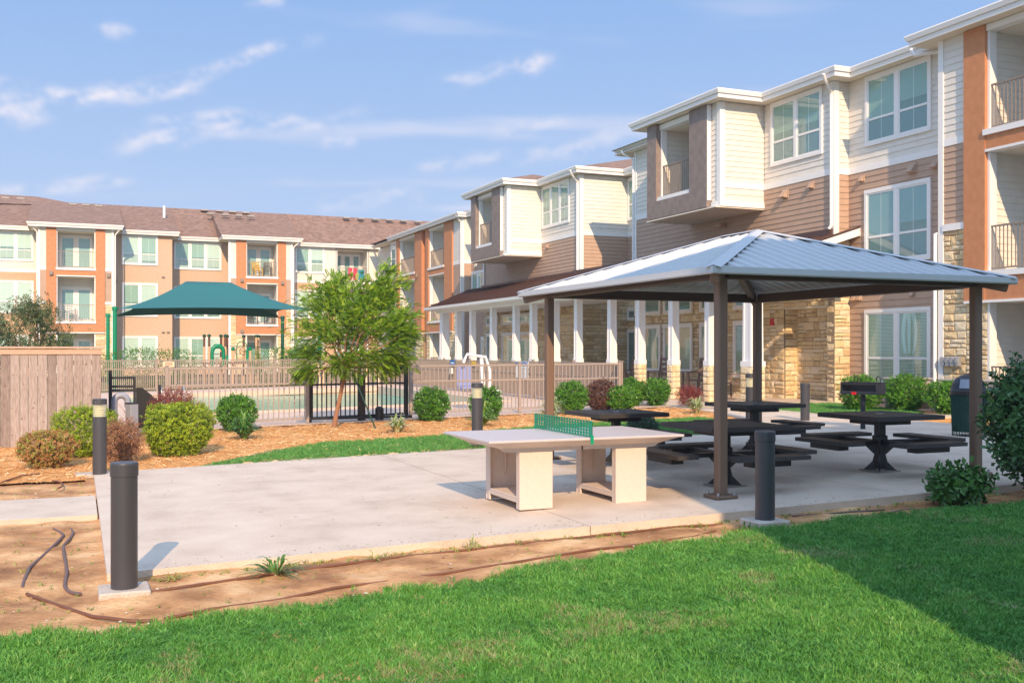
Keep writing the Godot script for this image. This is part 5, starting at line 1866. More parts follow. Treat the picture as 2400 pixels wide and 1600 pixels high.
func build_chairs():
	var g := "brown slatted chairs on the porch"
	var a := chair("porch_chair", "brown slatted chair on the porch, sunlit beside the far shelter post", g, M.chair_wood, Vector3(16.9, yg(16), -23.75), -2.4, 1.12)
	copy(a, "porch_chair", Vector3(17.2, yg(16), -26.0), -1.2, "brown slatted chair between the third and fourth stone pedestals from the right")
	copy(a, "porch_chair", Vector3(17.5, yg(16), -26.9), -1.9, "brown slatted chair turned sideways near the middle of the stone wall")
	copy(a, "porch_chair", Vector3(17.1, yg(16), -28.2), -1.3, "brown slatted chair behind the pair of round bushes")
	copy(a, "porch_chair", Vector3(17.0, yg(16), -30.1), -1.6, "dark shaded chair just past the end of the pool fence")
	chair("balcony_chair", "yellow chair on the top balcony of the far block", "", M.yellow, Vector3(11.1, 6.68, -69.9), 0.3)
	chair("balcony_chair", "dark blue chair on the top balcony of the far block", "", M.navy, Vector3(11.75, 6.68, -69.9), -0.3)
	chair("balcony_chair", "white chair on the middle balcony of the far block at the left", "", M.white, Vector3(-0.35, 3.51, -67.0), 0.4)
	chair("balcony_chair", "black chair at the left of the middle balcony above the play structure", "", M.black, Vector3(10.75, 3.51, -69.9), 0.5)
	chair("balcony_chair", "black chair at the right of the middle balcony above the play structure", "", M.black, Vector3(11.9, 3.51, -69.9), -0.5)
	var tw := mb()
	for q in [[17.9, 0.32], [18.25, 0.3]]: cbox(tw, Vector3(q[0], 7.25, -71.68), Vector3(0.3, 0.85, 0.03), 0.01)
	tag(part("towel", tw, M.red_cloth), "pink towels hung over the balcony rail behind the tree", "towel")
	var t2 := mb()
	cbox(t2, Vector3(18.7, 7.2, -71.68), Vector3(0.42, 0.75, 0.03), 0.01)
	tag(part("towel", t2, M.teal_cloth), "teal towel hung over the balcony rail behind the tree", "towel")

# ---------------------------------------------------------------- fences and signs
func picket_mesh(w: float, h: float) -> Mesh:
	var key := "picket%.3f_%.3f" % [w, h]
	if not shared.has(key):
		var st := mb()
		boxm(st, Vector3(-w * 0.5, 0, -w * 0.5), Vector3(w * 0.5, h, w * 0.5))
		shared[key] = st.commit()
	return shared[key]

func rail_fence(b: Node3D, a: Vector2, c: Vector2, top_a: float, top_c: float, gap: float, post_gap: float, m: Material, pw := 0.022, mid := 0.36):
	var d := c - a
	var L := d.length()
	var n := int(L / gap)
	var ang := -atan2(d.y, d.x)
	var foot := func(t: float) -> Vector3:
		var q := a.lerp(c, t)
		return Vector3(q.x, yg(q.x), q.y)
	var top := func(t: float) -> float: return lerpf(top_a, top_c, t)
	for i in n:
		var t := (i + 0.5) / n
		var p: Vector3 = foot.call(t)
		var y0 := p.y + 0.09
		var h: float = top.call(t) - 0.03 - y0
		put("picket", picket_mesh(pw, 1.0), m, b, Transform3D(Basis(Vector3.UP, ang) * Basis.from_scale(Vector3(1, h, 1)), Vector3(p.x, y0, p.z)))
	var np := maxi(1, int(round(L / post_gap)))
	for i in np + 1:
		var t := float(i) / np
		var p: Vector3 = foot.call(t)
		var st := mb()
		var hh: float = top.call(t) + 0.05 - p.y
		var T := Transform3D(Basis(Vector3.UP, ang), p)
		cbox(st, Vector3(0, hh * 0.5, 0), Vector3(0.07, hh, 0.07), 0.006, T)
		cbox(st, Vector3(0, hh + 0.014, 0), Vector3(0.09, 0.03, 0.09), 0.008, T)
		part("post", st, m, b)
	for lv in [0.0, mid, -1.0]:
		for i in np:
			var st := mb()
			var q := []
			for t in [float(i) / np, float(i + 1) / np]:
				var p: Vector3 = foot.call(t)
				p.y = p.y + 0.10 if lv < 0.0 else float(top.call(t)) - lv
				q.append(p)
			var dir: Vector3 = (q[1] - q[0])
			var sx := dir.normalized()
			var T := Transform3D(Basis(sx, Vector3.UP, sx.cross(Vector3.UP).normalized()), (q[0] + q[1]) * 0.5)
			cbox(st, Vector3.ZERO, Vector3(dir.length() - 0.07, 0.042, 0.036), 0.004, T)
			part("rail", st, m, b)

func build_fences():
	var zf := -23.0
	var f := thing("metal_fence", "tan metal picket fence along the near side of the pool", "fence")
	rail_fence(f, Vector2(1.75, zf), Vector2(4.76, zf), 1.33, 1.345, 0.112, 3.0, M.fence)
	rail_fence(f, Vector2(7.18, zf), Vector2(12.75, zf), 1.36, 1.39, 0.105, 2.8, M.fence)
	var g := thing("metal_gate", "black metal gate panel set in the pool fence behind the tree trunk", "gate")
	rail_fence(g, Vector2(4.83, zf - 0.06), Vector2(7.1, zf - 0.06), 1.33, 1.35, 0.106, 1.14, M.black, 0.026, 0.38)
	var st := mb()
	cbox(st, Vector3(6.02, 0.62, zf - 0.05), Vector3(0.15, 1.1, 0.15), 0.01)
	part("post", st, M.black, g)
	st = mb()
	lathe(st, [Vector2(0.10, 0.0), Vector2(0.10, 0.26), Vector2(0.06, 0.30), Vector2(0, 0.31)], Vector3(6.4, yg(6.4), zf + 0.1), 14)
	part("gate_motor", st, M.black, g)
	st = mb()
	cbox(st, Vector3(6.0, 0.06 + yg(6.0), zf - 0.03), Vector3(2.4, 0.05, 0.16), 0.006)
	part("track", st, M.black, g)
	f = thing("metal_fence", "tan metal picket fence running back along the right side of the pool", "fence")
	rail_fence(f, Vector2(12.8, zf), Vector2(12.8, -45.0), 1.39, 1.38, 0.082, 2.75, M.fence_far, 0.03, 0.36)
	f = thing("metal_fence", "tan metal picket fence along the far side of the pool before the hedges", "fence")
	rail_fence(f, Vector2(0.6, -45.0), Vector2(12.75, -45.0), 1.33, 1.36, 0.075, 2.4, M.fence_far, 0.034, 0.36)
	# left end: black gate frame by the pump pipes
	g = thing("metal_gate", "black metal gate frame beside the wooden fence", "gate", Vector3(0.62, 0.0, -22.7))
	for q in [[0.0, 0.07, 1.32, 0.0], [0.47, 0.05, 1.18, 0.0], [0.98, 0.06, 1.0, -0.2]]:
		st = mb()
		cbox(st, Vector3(q[0], q[2] * 0.5, q[3]), Vector3(q[1], q[2], q[1]), 0.006)
		part("post", st, M.black, g)
	for q in [[0.235, 1.16, 0.47], [0.235, 0.9, 0.47], [0.5, 0.12, 1.0], [0.235, 0.98, 0.47]]:
		st = mb()
		cbox(st, Vector3(q[0], q[1], 0.0), Vector3(q[2], 0.045, 0.045), 0.005)
		part("rail", st, M.black, g)
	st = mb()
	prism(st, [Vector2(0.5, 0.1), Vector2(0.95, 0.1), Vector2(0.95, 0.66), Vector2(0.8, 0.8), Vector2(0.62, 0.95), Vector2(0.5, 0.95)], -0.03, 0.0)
	part("panel", st, M.dark, g)  # dark sheet for the gate mesh, with the diagonal shadow put into its shape
	# pump pipes and box
	var p := thing("pipe", "grey plastic pipe bent into an upturned U by the wooden fence", "pipe", Vector3(0.66, 0.0, -21.6))
	st = mb()
	var pts := [Vector3(0, 0, 0), Vector3(0, 0.66, 0)]
	for i in 9: pts.append(Vector3(0.125 - 0.125 * cos(PI * i / 8.0), 0.72 + 0.12 * sin(PI * i / 8.0), 0))
	pts.append(Vector3(0.25, 0.6, 0))
	tube(st, pts, [0.062], 12)
	part("pipe", st, M.pvc, p)
	p = thing("equipment_box", "narrow grey steel box with a pale edge, below the bent pipe", "box", Vector3(0.98, 0.0, -21.45), 0.5)
	st = mb()
	cbox(st, Vector3(0, 0.34, 0), Vector3(0.17, 0.68, 0.2), 0.01)
	part("cabinet", st, M.pvc, p)
	st = mb()
	box(st, Vector3(0, 0.69, 0), Vector3(0.19, 0.02, 0.22))
	part("lid", st, M.navy, p)
	wood_fence()
	signs()

func wood_fence():
	var b := thing("wood_fence", "weathered cedar privacy fence with a flat cap at the left edge", "fence")
	var x := 0.40
	var r := RandomNumberGenerator.new()
	r.seed = 9
	var z := -20.5
	while x > -4.6:
		var w := r.randf_range(0.135, 0.165)
		var st := mb()
		cbox(st, Vector3(x - w * 0.5, 0.86, z + r.randf_range(-0.004, 0.004)), Vector3(w - 0.006, 1.78, 0.02), 0.003)
		var o := part("plank", st, M["wood%d" % (r.randi() % 4)], b)
		for k in r.randi_range(1, 4):
			var ks := mb()
			var c := Vector3(x - w * r.randf_range(0.2, 0.8), r.randf_range(0.15, 1.65), z + 0.0145)
			var a := r.randf_range(0.008, 0.016)
			tube(ks, [c, c + Vector3(0, 0, 0.0016)], [a], 8)
			part("knot", ks, M.knot, o)
		x -= w
	var st := mb()
	cbox(st, Vector3(-2.1, 1.70, z + 0.022), Vector3(5.02, 0.10, 0.022), 0.004)
	part("trim_board", st, M.wood_warm, b)
	st = mb()
	cbox(st, Vector3(-2.09, 1.775, z - 0.01), Vector3(5.1, 0.036, 0.15), 0.005)
	part("cap", st, M.wood_warm, b)
	for k in [0.3, 0.95, 1.5]:
		st = mb()
		box(st, Vector3(-2.1, k, z - 0.035), Vector3(5.0, 0.09, 0.04))
		part("rail", st, M.wood2, b)
	x = 0.36
	var zz := z - 0.08
	while zz > -22.5:
		st = mb()
		cbox(st, Vector3(0.385, 0.86, zz - 0.07), Vector3(0.02, 1.76, 0.145), 0.003)
		part("plank", st, M.wood2, b)
		zz -= 0.15

func word(text: String, size: float, m: Material, parent: Node, tr: Transform3D):
	var t := TextMesh.new()
	var sf := SystemFont.new()
	sf.font_names = PackedStringArray(["Droid Sans"])
	sf.font_weight = 700
	t.font = sf
	t.text = text
	t.font_size = 32
	t.pixel_size = size / 32.0
	t.depth = 0.004
	put("lettering", t, m, parent, tr)

func signs():
	var X := face_x(12.76)
	var b := thing("sign", "white warning sign with blue heading on the right pool fence", "sign")
	var st := mb()
	boxm(st, Vector3(-29.72, 0.88, 0.0), Vector3(-28.75, 1.40, 0.012), X)
	part("board", st, M.white, b)
	word("WARNING", 0.20, M.blue, b, X * Transform3D(Basis.IDENTITY, Vector3(-29.235, 1.32, 0.016)))
	for k in 3:
		var c := -29.56 + k * 0.32
		for i in 9:
			var q := mb()
			var w := 0.24 if i % 4 != 3 else 0.12
			boxm(q, Vector3(c, 1.19 - i * 0.034, 0.0125), Vector3(c + w, 1.203 - i * 0.034, 0.0145), X)
			part("text_line", q, M.rail_grey, b)
	b = thing("sign", "small blue and white sign over a white box on the pool fence", "sign")
	st = mb()
	boxm(st, Vector3(-35.95, 1.17, 0.0), Vector3(-35.4, 1.40, 0.012), X)
	part("board", st, M.blue, b)
	st = mb()
	boxm(st, Vector3(-35.87, 1.26, 0.0125), Vector3(-35.48, 1.31, 0.015), X)
	part("band", st, M.white, b)
	var c2 := thing("call_box", "small white box below the blue sign on the pool fence", "box")
	st = mb()
	cbox(st, Vector3(12.70, 0.99, -35.65), Vector3(0.1, 0.22, 0.16), 0.015)
	part("cabinet", st, M.white_soft, c2)
	b = thing("sign", "small yellow notice on the pool fence between the blue and warning signs", "sign")
	st = mb()
	boxm(st, Vector3(-33.7, 1.2, 0.0), Vector3(-33.3, 1.36, 0.012), X)
	part("board", st, M.yellow, b)
	b = thing("sign", "pale tan sign on the far pool fence in front of the long hedge", "sign")
	st = mb()
	boxm(st, Vector3(3.27, 1.06, -44.94), Vector3(3.72, 1.28, -44.925))
	part("board", st, M.sign_tan, b)
	for i in 3:
		st = mb()
		boxm(st, Vector3(3.34, 1.12 + i * 0.05, -44.924), Vector3(3.65, 1.14 + i * 0.05, -44.922))
		part("text_line", st, M.red, b)

# ---------------------------------------------------------------- plants
func sprig(n: int, lf: float, wd: float, spread: float, fold := 0.25, sd := 1, stem := 0.6) -> Mesh:
	var r := RandomNumberGenerator.new()
	r.seed = sd
	var st := mb()
	for i in n:
		var t := float(i) / maxi(1, n - 1)
		var base := Vector3(0, t * stem * lf * 2.0, 0)
		var az := i * 2.4 + r.randf_range(-0.4, 0.4)
		var el := lerpf(0.1, 1.1, t) * (1.0 - spread) + r.randf_range(-0.2, 0.4)
		var d := Vector3(cos(az) * cos(el), sin(el), sin(az) * cos(el))
		var side := d.cross(Vector3.UP).normalized() * wd * 0.5
		var up := side.cross(d).normalized()
		var L := lf * r.randf_range(0.8, 1.15)
		var tip := base + d * L - Vector3(0, L * 0.18, 0)
		var m := base + d * L * 0.5
		tri(st, base, m + side + up * wd * fold, tip)
		tri(st, base, tip, m - side + up * wd * fold)
	return st.commit()

func frond(pairs: int, L: float, lf: float, wd: float) -> Mesh:
	var st := mb()
	for i in pairs:
		var t := (i + 1.0) / pairs
		var y := t * L
		var bend := Vector3(0, y, -t * t * L * 0.35)
		var s := lf * sin(clampf(t * 0.9 + 0.15, 0, 1) * PI * 0.72)
		for sg in [-1, 1]:
			var d := Vector3(sg * 0.86, 0.45, -0.15).normalized()
			var w := Vector3(0, 1, 0.3).cross(d).cross(d).normalized() * wd * 0.5
			tri(st, bend, bend + d * s * 0.5 + w, bend + d * s)
			tri(st, bend, bend + d * s, bend + d * s * 0.5 - w)
	return st.commit()

func tint(pal: Array, t: float) -> Color:
	var x := clampf(t, 0.0, 0.999) * (pal.size() - 1)
	var i := int(x)
	return (pal[i] as Color).lerp(pal[i + 1], x - i)

func bush(called: String, label: String, at: Vector3, size: Vector3, power: float, leaf: Mesh, m: Material, pal: Array, count: int, group := "", inner := 0.45, lift := 0.0) -> Node3D:
	var b := thing(called, label, "shrub" if called != "hedge" else "hedge", at, 0.0, group)
	var r := RandomNumberGenerator.new()
	r.seed = hash(label)
	var n := FastNoiseLite.new()
	n.seed = r.randi() % 1000
	n.frequency = 1.9
	var h := size * 0.5
	var places := []
	var tints := []
	for i in count:
		var d := Vector3(r.randfn(), r.randfn(), r.randfn()).normalized()
		var k := pow(pow(absf(d.x), power) + pow(absf(d.y), power) + pow(absf(d.z), power), -1.0 / power)
		var rad := lerpf(inner, 1.0, pow(r.randf(), 0.45)) * (1.0 + 0.26 * n.get_noise_3d(d.x * 0.8 + at.x, d.y * 0.8, d.z * 0.8 + at.z))
		if i % 9 == 0 and d.y > -0.2: rad *= r.randf_range(1.0, 1.16)
		var p := d * k * rad
		if p.y < -0.9: p.y = -0.9 + r.randf() * 0.1
		if p.y < -0.2: 
			var nar := lerpf(1.0, 0.72, clampf((-0.2 - p.y) / 0.7, 0.0, 1.0))
			p.x *= nar
			p.z *= nar
		var q := Vector3(p.x * h.x, (p.y + 1.0) * h.y + lift, p.z * h.z)
		var up := (Vector3(p.x, p.y * 0.9 + 0.35, p.z) + Vector3(r.randfn(), r.randfn(), r.randfn()) * 0.38).normalized()
		var bx := up.cross(Vector3(r.randfn(), r.randfn(), r.randfn())).normalized()
		var B := Basis(bx, up, bx.cross(up)) * Basis(Vector3.UP, r.randf() * TAU)
		var s := r.randf_range(0.75, 1.25)
		places.append(Transform3D(B * Basis.from_scale(Vector3(s, s, s)), q))
		tints.append(tint(pal, 0.5 + 0.35 * n.get_noise_3d(q.x * 2.0, q.y * 2.0, q.z * 2.0) + r.randf_range(-0.35, 0.35)))
	scatter("foliage", leaf, m, places, tints, b)
	var st := mb()
	for i in 6:
		var a := r.randf() * TAU
		var e := Vector3(cos(a) * h.x * 0.5, h.y * r.randf_range(0.9, 1.4) + lift, sin(a) * h.z * 0.5)
		tube(st, [Vector3(cos(a) * 0.03, -0.03, sin(a) * 0.03), e * Vector3(0.45, 0.55, 0.45), e], [0.012, 0.009, 0.004], 5, false)
	part("stems", st, M.twig, b)
	return b

func strap_plant(called: String, label: String, at: Vector3, rad: float, h: float, n: int, w: float, pal: Array, group := ""):
	var b := thing(called, label, "plant", at, 0.0, group)
	var r := RandomNumberGenerator.new()
	r.seed = hash(label)
	for half in 2:
		var st := mb()
		for i in n / 2:
			var az := r.randf() * TAU
			var reach := rad * sqrt(r.randf_range(0.08, 1.0))
			var hh := h * r.randf_range(0.55, 1.0) * (1.2 - 0.85 * reach / rad)
			var col := tint(pal, r.randf())
			var d := Vector3(cos(az), 0, sin(az))
			var sd := Vector3(-d.z, 0, d.x)
			var prev := []
			for k in 6:
				var t := k / 5.0
				var c := d * (0.05 * r.randf() + reach * (t * 0.75 + t * t * 0.25)) + Vector3.UP * hh * (sin(minf(t * 1.15, 1.0) * PI * 0.62) * 1.05 - 0.30 * t * t * (reach / rad))
				var ww := w * 0.5 * (1.0 - pow(t, 2.2)) * (0.6 + 0.8 * minf(t * 3.0, 1.0)) + 0.0008
				var cur := [c - sd * ww, c + sd * ww]
				if k > 0:
					st.set_color(col)
					quad(st, prev[0], cur[0], cur[1], prev[1])
				prev = cur
		var o := part("leaves", st, M.leaf, b)
		o.set_meta("kind", "stuff")

func build_plants():
	var small := sprig(7, 0.034, 0.017, 0.25, 0.3, 3)
	var round_leaf := sprig(7, 0.042, 0.024, 0.2, 0.25, 5)
	var thin := sprig(8, 0.05, 0.011, 0.1, 0.3, 7, 1.0)
	var broad := sprig(5, 0.085, 0.045, 0.35, 0.18, 11)
	var green := [Color(0.035, 0.120, 0.012), Color(0.080, 0.240, 0.020), Color(0.160, 0.370, 0.035)]
	var lime := [Color(0.090, 0.160, 0.012), Color(0.260, 0.370, 0.016), Color(0.420, 0.500, 0.024)]
	var rust := [Color(0.270, 0.100, 0.030), Color(0.480, 0.220, 0.090), Color(0.260, 0.300, 0.045), Color(0.620, 0.330, 0.200)]
	var wine := [Color(0.110, 0.020, 0.022), Color(0.250, 0.050, 0.055), Color(0.400, 0.130, 0.090)]
	var dry := [Color(0.200, 0.095, 0.050), Color(0.380, 0.200, 0.120), Color(0.500, 0.310, 0.210)]
	var deep := [Color(0.030, 0.085, 0.026), Color(0.060, 0.150, 0.045), Color(0.110, 0.230, 0.075)]
	var gl := "clipped round green shrubs in the pool bed"
	var P := func(x: float, z: float) -> Vector3: return Vector3(x, yg(x) - 0.02, z)
	bush("shrub", "low rust and green shrub in front of the wooden fence", P.call(-0.42, -16.75), Vector3(0.76, 0.52, 0.66), 2.6, small, M.leaf, rust, 1500)
	bush("shrub", "lime green clipped shrub between the rust shrub and the bollard light", P.call(0.12, -18.2), Vector3(0.95, 0.78, 0.8), 3.2, small, M.leaf, lime, 2300)
	bush("shrub", "sparse brown dried shrub just right of the bollard light", P.call(0.62, -16.9), Vector3(0.55, 0.62, 0.5), 2.2, thin, M.leaf, dry, 700, "", 0.2)
	bush("shrub", "bright lime boxy clipped hedge shrub standing alone on the mulch", P.call(1.52, -17.55), Vector3(0.97, 0.80, 0.85), 4.5, small, M.leaf, lime, 3600, "", 0.5)
	bush("shrub", "spiky wine red shrub showing above the boxy lime shrub", P.call(1.72, -20.6), Vector3(0.88, 0.95, 0.7), 2.0, thin, M.leaf, wine, 1000, "", 0.15)
	bush("shrub", "round green shrub behind the big strap leaved clump", P.call(3.05, -21.9), Vector3(0.76, 0.72, 0.7), 2.2, round_leaf, M.leaf_gloss, green, 1500)
	bush("shrub", "round green shrub right of the black gate panel", P.call(7.35, -22.0), Vector3(0.72, 0.70, 0.7), 2.5, round_leaf, M.leaf_gloss, green, 1700, gl)
	bush("shrub", "round green shrub half hidden by the second bollard light", P.call(8.4, -21.3), Vector3(0.66, 0.70, 0.6), 2.3, round_leaf, M.leaf_gloss, green, 1300, gl)
	bush("shrub", "round green shrub just right of the shelter's left post", P.call(10.85, -21.95), Vector3(0.72, 0.74, 0.7), 2.2, round_leaf, M.leaf_gloss, green, 1500, gl)
	bush("shrub", "purple brown shrub at the end of the pool fence", P.call(11.85, -22.3), Vector3(0.82, 0.76, 0.7), 2.2, small, M.leaf, [Color(0.06, 0.03, 0.022), Color(0.13, 0.06, 0.045), Color(0.22, 0.10, 0.08)], 1600)
	bush("shrub", "lower round green shrub in front of the purple shrub", P.call(12.2, -21.9), Vector3(0.66, 0.58, 0.6), 2.3, round_leaf, M.leaf_gloss, green, 1200, gl)
	bush("shrub", "left of two round green shrubs before the stone pedestals", P.call(13.4, -23.5), Vector3(0.66, 0.70, 0.6), 2.3, round_leaf, M.leaf_gloss, green, 1200, gl)
	bush("shrub", "right of two round green shrubs before the stone pedestals", P.call(13.95, -23.2), Vector3(0.68, 0.68, 0.6), 2.3, round_leaf, M.leaf_gloss, green, 1200, gl)
	bush("shrub", "small wine red shrub behind the yellow strap plant by the walk", P.call(14.15, -21.9), Vector3(0.66, 0.52, 0.5), 2.0, thin, M.leaf, wine, 500, "", 0.2)
	bush("shrub", "leafy green shrub behind the grill", P.call(16.75, -18.7), Vector3(0.85, 0.78, 0.8), 2.6, round_leaf, M.leaf_gloss, green, 1500)
	bush("shrub", "leafy green shrub between the grill and the condenser", P.call(17.5, -18.1), Vector3(0.9, 0.82, 0.8), 2.4, round_leaf, M.leaf_gloss, green, 1500)
	bush("shrub", "leafy green shrub in front of the condenser's right side", P.call(17.55, -16.9), Vector3(0.95, 0.72, 0.8), 2.3, round_leaf, M.leaf_gloss, green, 1500)
	bush("shrub", "slim green shrub between the trash can and the last clipped shrub", P.call(17.9, -16.15), Vector3(0.42, 0.5, 0.4), 2.0, round_leaf, M.leaf_gloss, green, 450)
	bush("shrub", "large dark leafy shrub in the shade at the right edge", Vector3(9.53, yg(9.5) - 0.06, -8.0), Vector3(1.0, 1.28, 0.85), 1.8, broad, M.leaf_gloss, deep, 1300, "", 0.2, 0.12)
	bush("shrub", "low dark leafy shrub at the slab edge near the right post", Vector3(8.45, yg(8.4) - 0.08, -7.98), Vector3(0.60, 0.34, 0.45), 2.0, broad, M.leaf_gloss, [Color(0.02, 0.07, 0.012), Color(0.045, 0.14, 0.02), Color(0.09, 0.21, 0.04)], 240, "", 0.15)
	bush("shrub", "small blue green shrub seen under the back left picnic table", P.call(9.3, -15.95), Vector3(0.5, 0.36, 0.45), 2.0, round_leaf, M.leaf, [Color(0.03, 0.07, 0.04), Color(0.06, 0.12, 0.07), Color(0.10, 0.17, 0.10)], 500)
	bush("hedge", "long low green hedge under the left part of the canopy", Vector3(2.8, 0.1, -46.6), Vector3(3.9, 1.68, 0.9), 5.0, round_leaf, M.leaf, green, 3200)
	bush("hedge", "long low green hedge right of the play structure", Vector3(8.6, 0.1, -46.7), Vector3(2.9, 1.7, 0.9), 5.0, round_leaf, M.leaf, green, 2400)
	bush("shrub", "dark shrub behind the far pool fence below the canopy's right post", Vector3(9.6, 0.1, -47.4), Vector3(1.5, 1.9, 1.0), 2.0, broad, M.leaf, deep, 900)
	var straw_pal := [Color(0.06, 0.17, 0.02), Color(0.16, 0.30, 0.05), Color(0.38, 0.46, 0.16)]
	var pale := [Color(0.16, 0.26, 0.07), Color(0.40, 0.46, 0.24), Color(0.62, 0.64, 0.42)]
	strap_plant("strap_plant", "big dark green strap leaved clump on the mulch left of the tree", P.call(2.93, -19.95), 0.46, 0.62, 150, 0.03, [Color(0.025, 0.10, 0.015), Color(0.06, 0.19, 0.03), Color(0.20, 0.34, 0.09)])
	strap_plant("strap_plant", "pale variegated strap leaved clump right of the tree", P.call(5.85, -19.6), 0.42, 0.44, 90, 0.032, pale)
	strap_plant("strap_plant", "variegated strap leaved clump behind the second bollard light", P.call(7.82, -20.05), 0.50, 0.62, 110, 0.03, straw_pal)
	strap_plant("strap_plant", "yellow green strap leaved clump behind the shelter's left post", P.call(9.65, -20.5), 0.54, 0.64, 120, 0.03, pale)
	strap_plant("strap_plant", "yellow green strap leaved clump in front of the porch pedestals", P.call(13.3, -20.3), 0.40, 0.56, 90, 0.026, pale)
	build_tree()
	small_tree()

func branch(st: SurfaceTool, a: Vector3, b: Vector3, r0: float, r1: float, r: RandomNumberGenerator, bend := 0.12) -> Array:
	var pts := []
	var L := a.distance_to(b)
	var off := Vector3(r.randfn(), r.randfn() * 0.5, r.randfn()) * L * bend
	var rad := []
	for i in 6:
		var t := i / 5.0
		pts.append(a.lerp(b, t) + off * sin(t * PI))
		rad.append(lerpf(r0, r1, t))
	tube(st, pts, rad, 8, false)
	return pts

func build_tree():
	var b := thing("tree", "slender young tree with feathery bright green leaves and leaning trunk", "tree", Vector3(5.0, yg(5.0) - 0.05, -21.5))
	var r := RandomNumberGenerator.new()
	r.seed = 31
	var ca := cos(deg_to_rad(23.0))
	var sa := sin(deg_to_rad(23.0))
	var V := func(l: float, y: float, d: float) -> Vector3: return Vector3(l * ca + d * sa, y, -(d * ca - l * sa))
	var st := mb()
	var fork: Vector3 = V.call(0.30, 1.42, 0.0)
	tube(st, [V.call(0.0, -0.05, 0), V.call(0.06, 0.3, 0), V.call(0.15, 0.72, 0.02), V.call(0.20, 1.0, 0.02), V.call(0.27, 1.25, 0), fork], [0.062, 0.05, 0.044, 0.042, 0.04, 0.038], 12)
	part("trunk", st, M.bark, b)
	var tips := [[-0.42, 2.75, 0.1, 0.55], [-0.05, 2.95, -0.2, 0.55], [0.25, 2.7, 0.3, 0.5], [-0.55, 2.15, -0.2, 0.6], [-0.55, 1.6, 0.1, 0.42], [-0.1, 2.1, -0.4, 0.55], [0.35, 2.0, 0.45, 0.55], [0.8, 2.4, 0.0, 0.55], [1.2, 2.15, -0.1, 0.55], [1.45, 1.9, 0.2, 0.45], [1.15, 1.55, -0.2, 0.5], [0.75, 1.45, -0.35, 0.45], [1.05, 2.95, 0.2, 0.42], [1.35, 3.05, 0.1, 0.32], [1.15, 3.35, 0.15, 0.28], [1.5, 1.6, -0.3, 0.42], [1.6, 2.1, 0.0, 0.4], [0.6, 3.0, 0.0, 0.40], [1.3, 1.35, 0.1, 0.4], [-0.68, 1.2, 0.0, 0.3], [0.25, 1.35, -0.35, 0.35], [0.5, 2.5, -0.3, 0.5], [1.55, 2.45, 0.1, 0.35], [0.15, 3.12, 0.1, 0.3]]
	var places := []
	var tints := []
	var pal := [Color(0.050, 0.130, 0.008), Color(0.130, 0.275, 0.012), Color(0.280, 0.440, 0.020), Color(0.42, 0.55, 0.04)]
	for q in tips:
		st = mb()
		var tip: Vector3 = V.call(q[0], q[1], q[2])
		var start: Vector3 = fork.lerp(V.call(0.27, 1.25, 0), r.randf())
		var pts := branch(st, start, tip, 0.022, 0.006, r)
		part("limb", st, M.bark, b)
		for i in 270:
			var d := Vector3(r.randfn(), r.randfn() * 0.75, r.randfn())
			var c: Vector3 = pts[r.randi_range(2, 5)].lerp(tip, 0.55) + d * q[3] * 0.35
			var out := (c - start.lerp(tip, 0.45)).normalized()
			var up := (out + Vector3(r.randfn(), r.randfn(), r.randfn()) * 0.35 + Vector3(0, -0.15, 0)).normalized()
			var bx := up.cross(Vector3(r.randfn() * 0.4, 1, r.randfn() * 0.4)).normalized()
			var s := r.randf_range(0.8, 1.3)
			places.append(Transform3D(Basis(bx, up, bx.cross(up)) * Basis.from_scale(Vector3(s, s, s)), c))
			tints.append(tint(pal, r.randfn() * 0.2 + 0.42))
	scatter("crown", frond(8, 0.13, 0.046, 0.018), M.leaf, places, tints, b)
	var k := thing("tree_stake", "thin green metal stake leaning beside the young tree", "stake", Vector3(5.75, yg(5.7) - 0.05, -20.85))
	st = mb()
	tube(st, [Vector3(0, 0, 0), Vector3(-0.42, 1.15, -0.25)], [0.017], 6)
	part("stake", st, M.green_bin, k)

func small_tree():
	var b := thing("tree", "small olive leaved tree behind the wooden fence", "tree", Vector3(-1.2, 0.0, -31.5))
	var r := RandomNumberGenerator.new()
	r.seed = 77
	var st := mb()
	tube(st, [Vector3(0, 0, 0), Vector3(0.05, 0.8, 0), Vector3(0.0, 1.4, 0.05)], [0.07, 0.06, 0.05], 10)
	part("trunk", st, M.bark, b)
	var places := []
	var tints := []
	var pal := [Color(0.025, 0.060, 0.018), Color(0.060, 0.115, 0.035), Color(0.15, 0.20, 0.075), Color(0.20, 0.17, 0.08)]
	for i in 26:
		var az := r.randf() * TAU
		var c := Vector3(cos(az) * r.randf_range(0.3, 1.0), r.randf_range(1.4, 2.85), sin(az) * 0.7)
		c.x *= 1.15 - 0.35 * absf(c.y - 2.0)
		st = mb()
		branch(st, Vector3(0, 1.25, 0), c, 0.025, 0.006, r)
		part("limb", st, M.bark, b)
		for k in 75:
			var p := c + Vector3(r.randfn(), r.randfn(), r.randfn()) * 0.19
			var up := Vector3(r.randfn(), r.randfn() + 0.4, r.randfn()).normalized()
			var bx := up.cross(Vector3(r.randfn(), r.randfn(), r.randfn())).normalized()
			places.append(Transform3D(Basis(bx, up, bx.cross(up)), p))
			tints.append(tint(pal, r.randf()))
	scatter("crown", sprig(6, 0.075, 0.03, 0.3, 0.25, 13), M.leaf, places, tints, b)

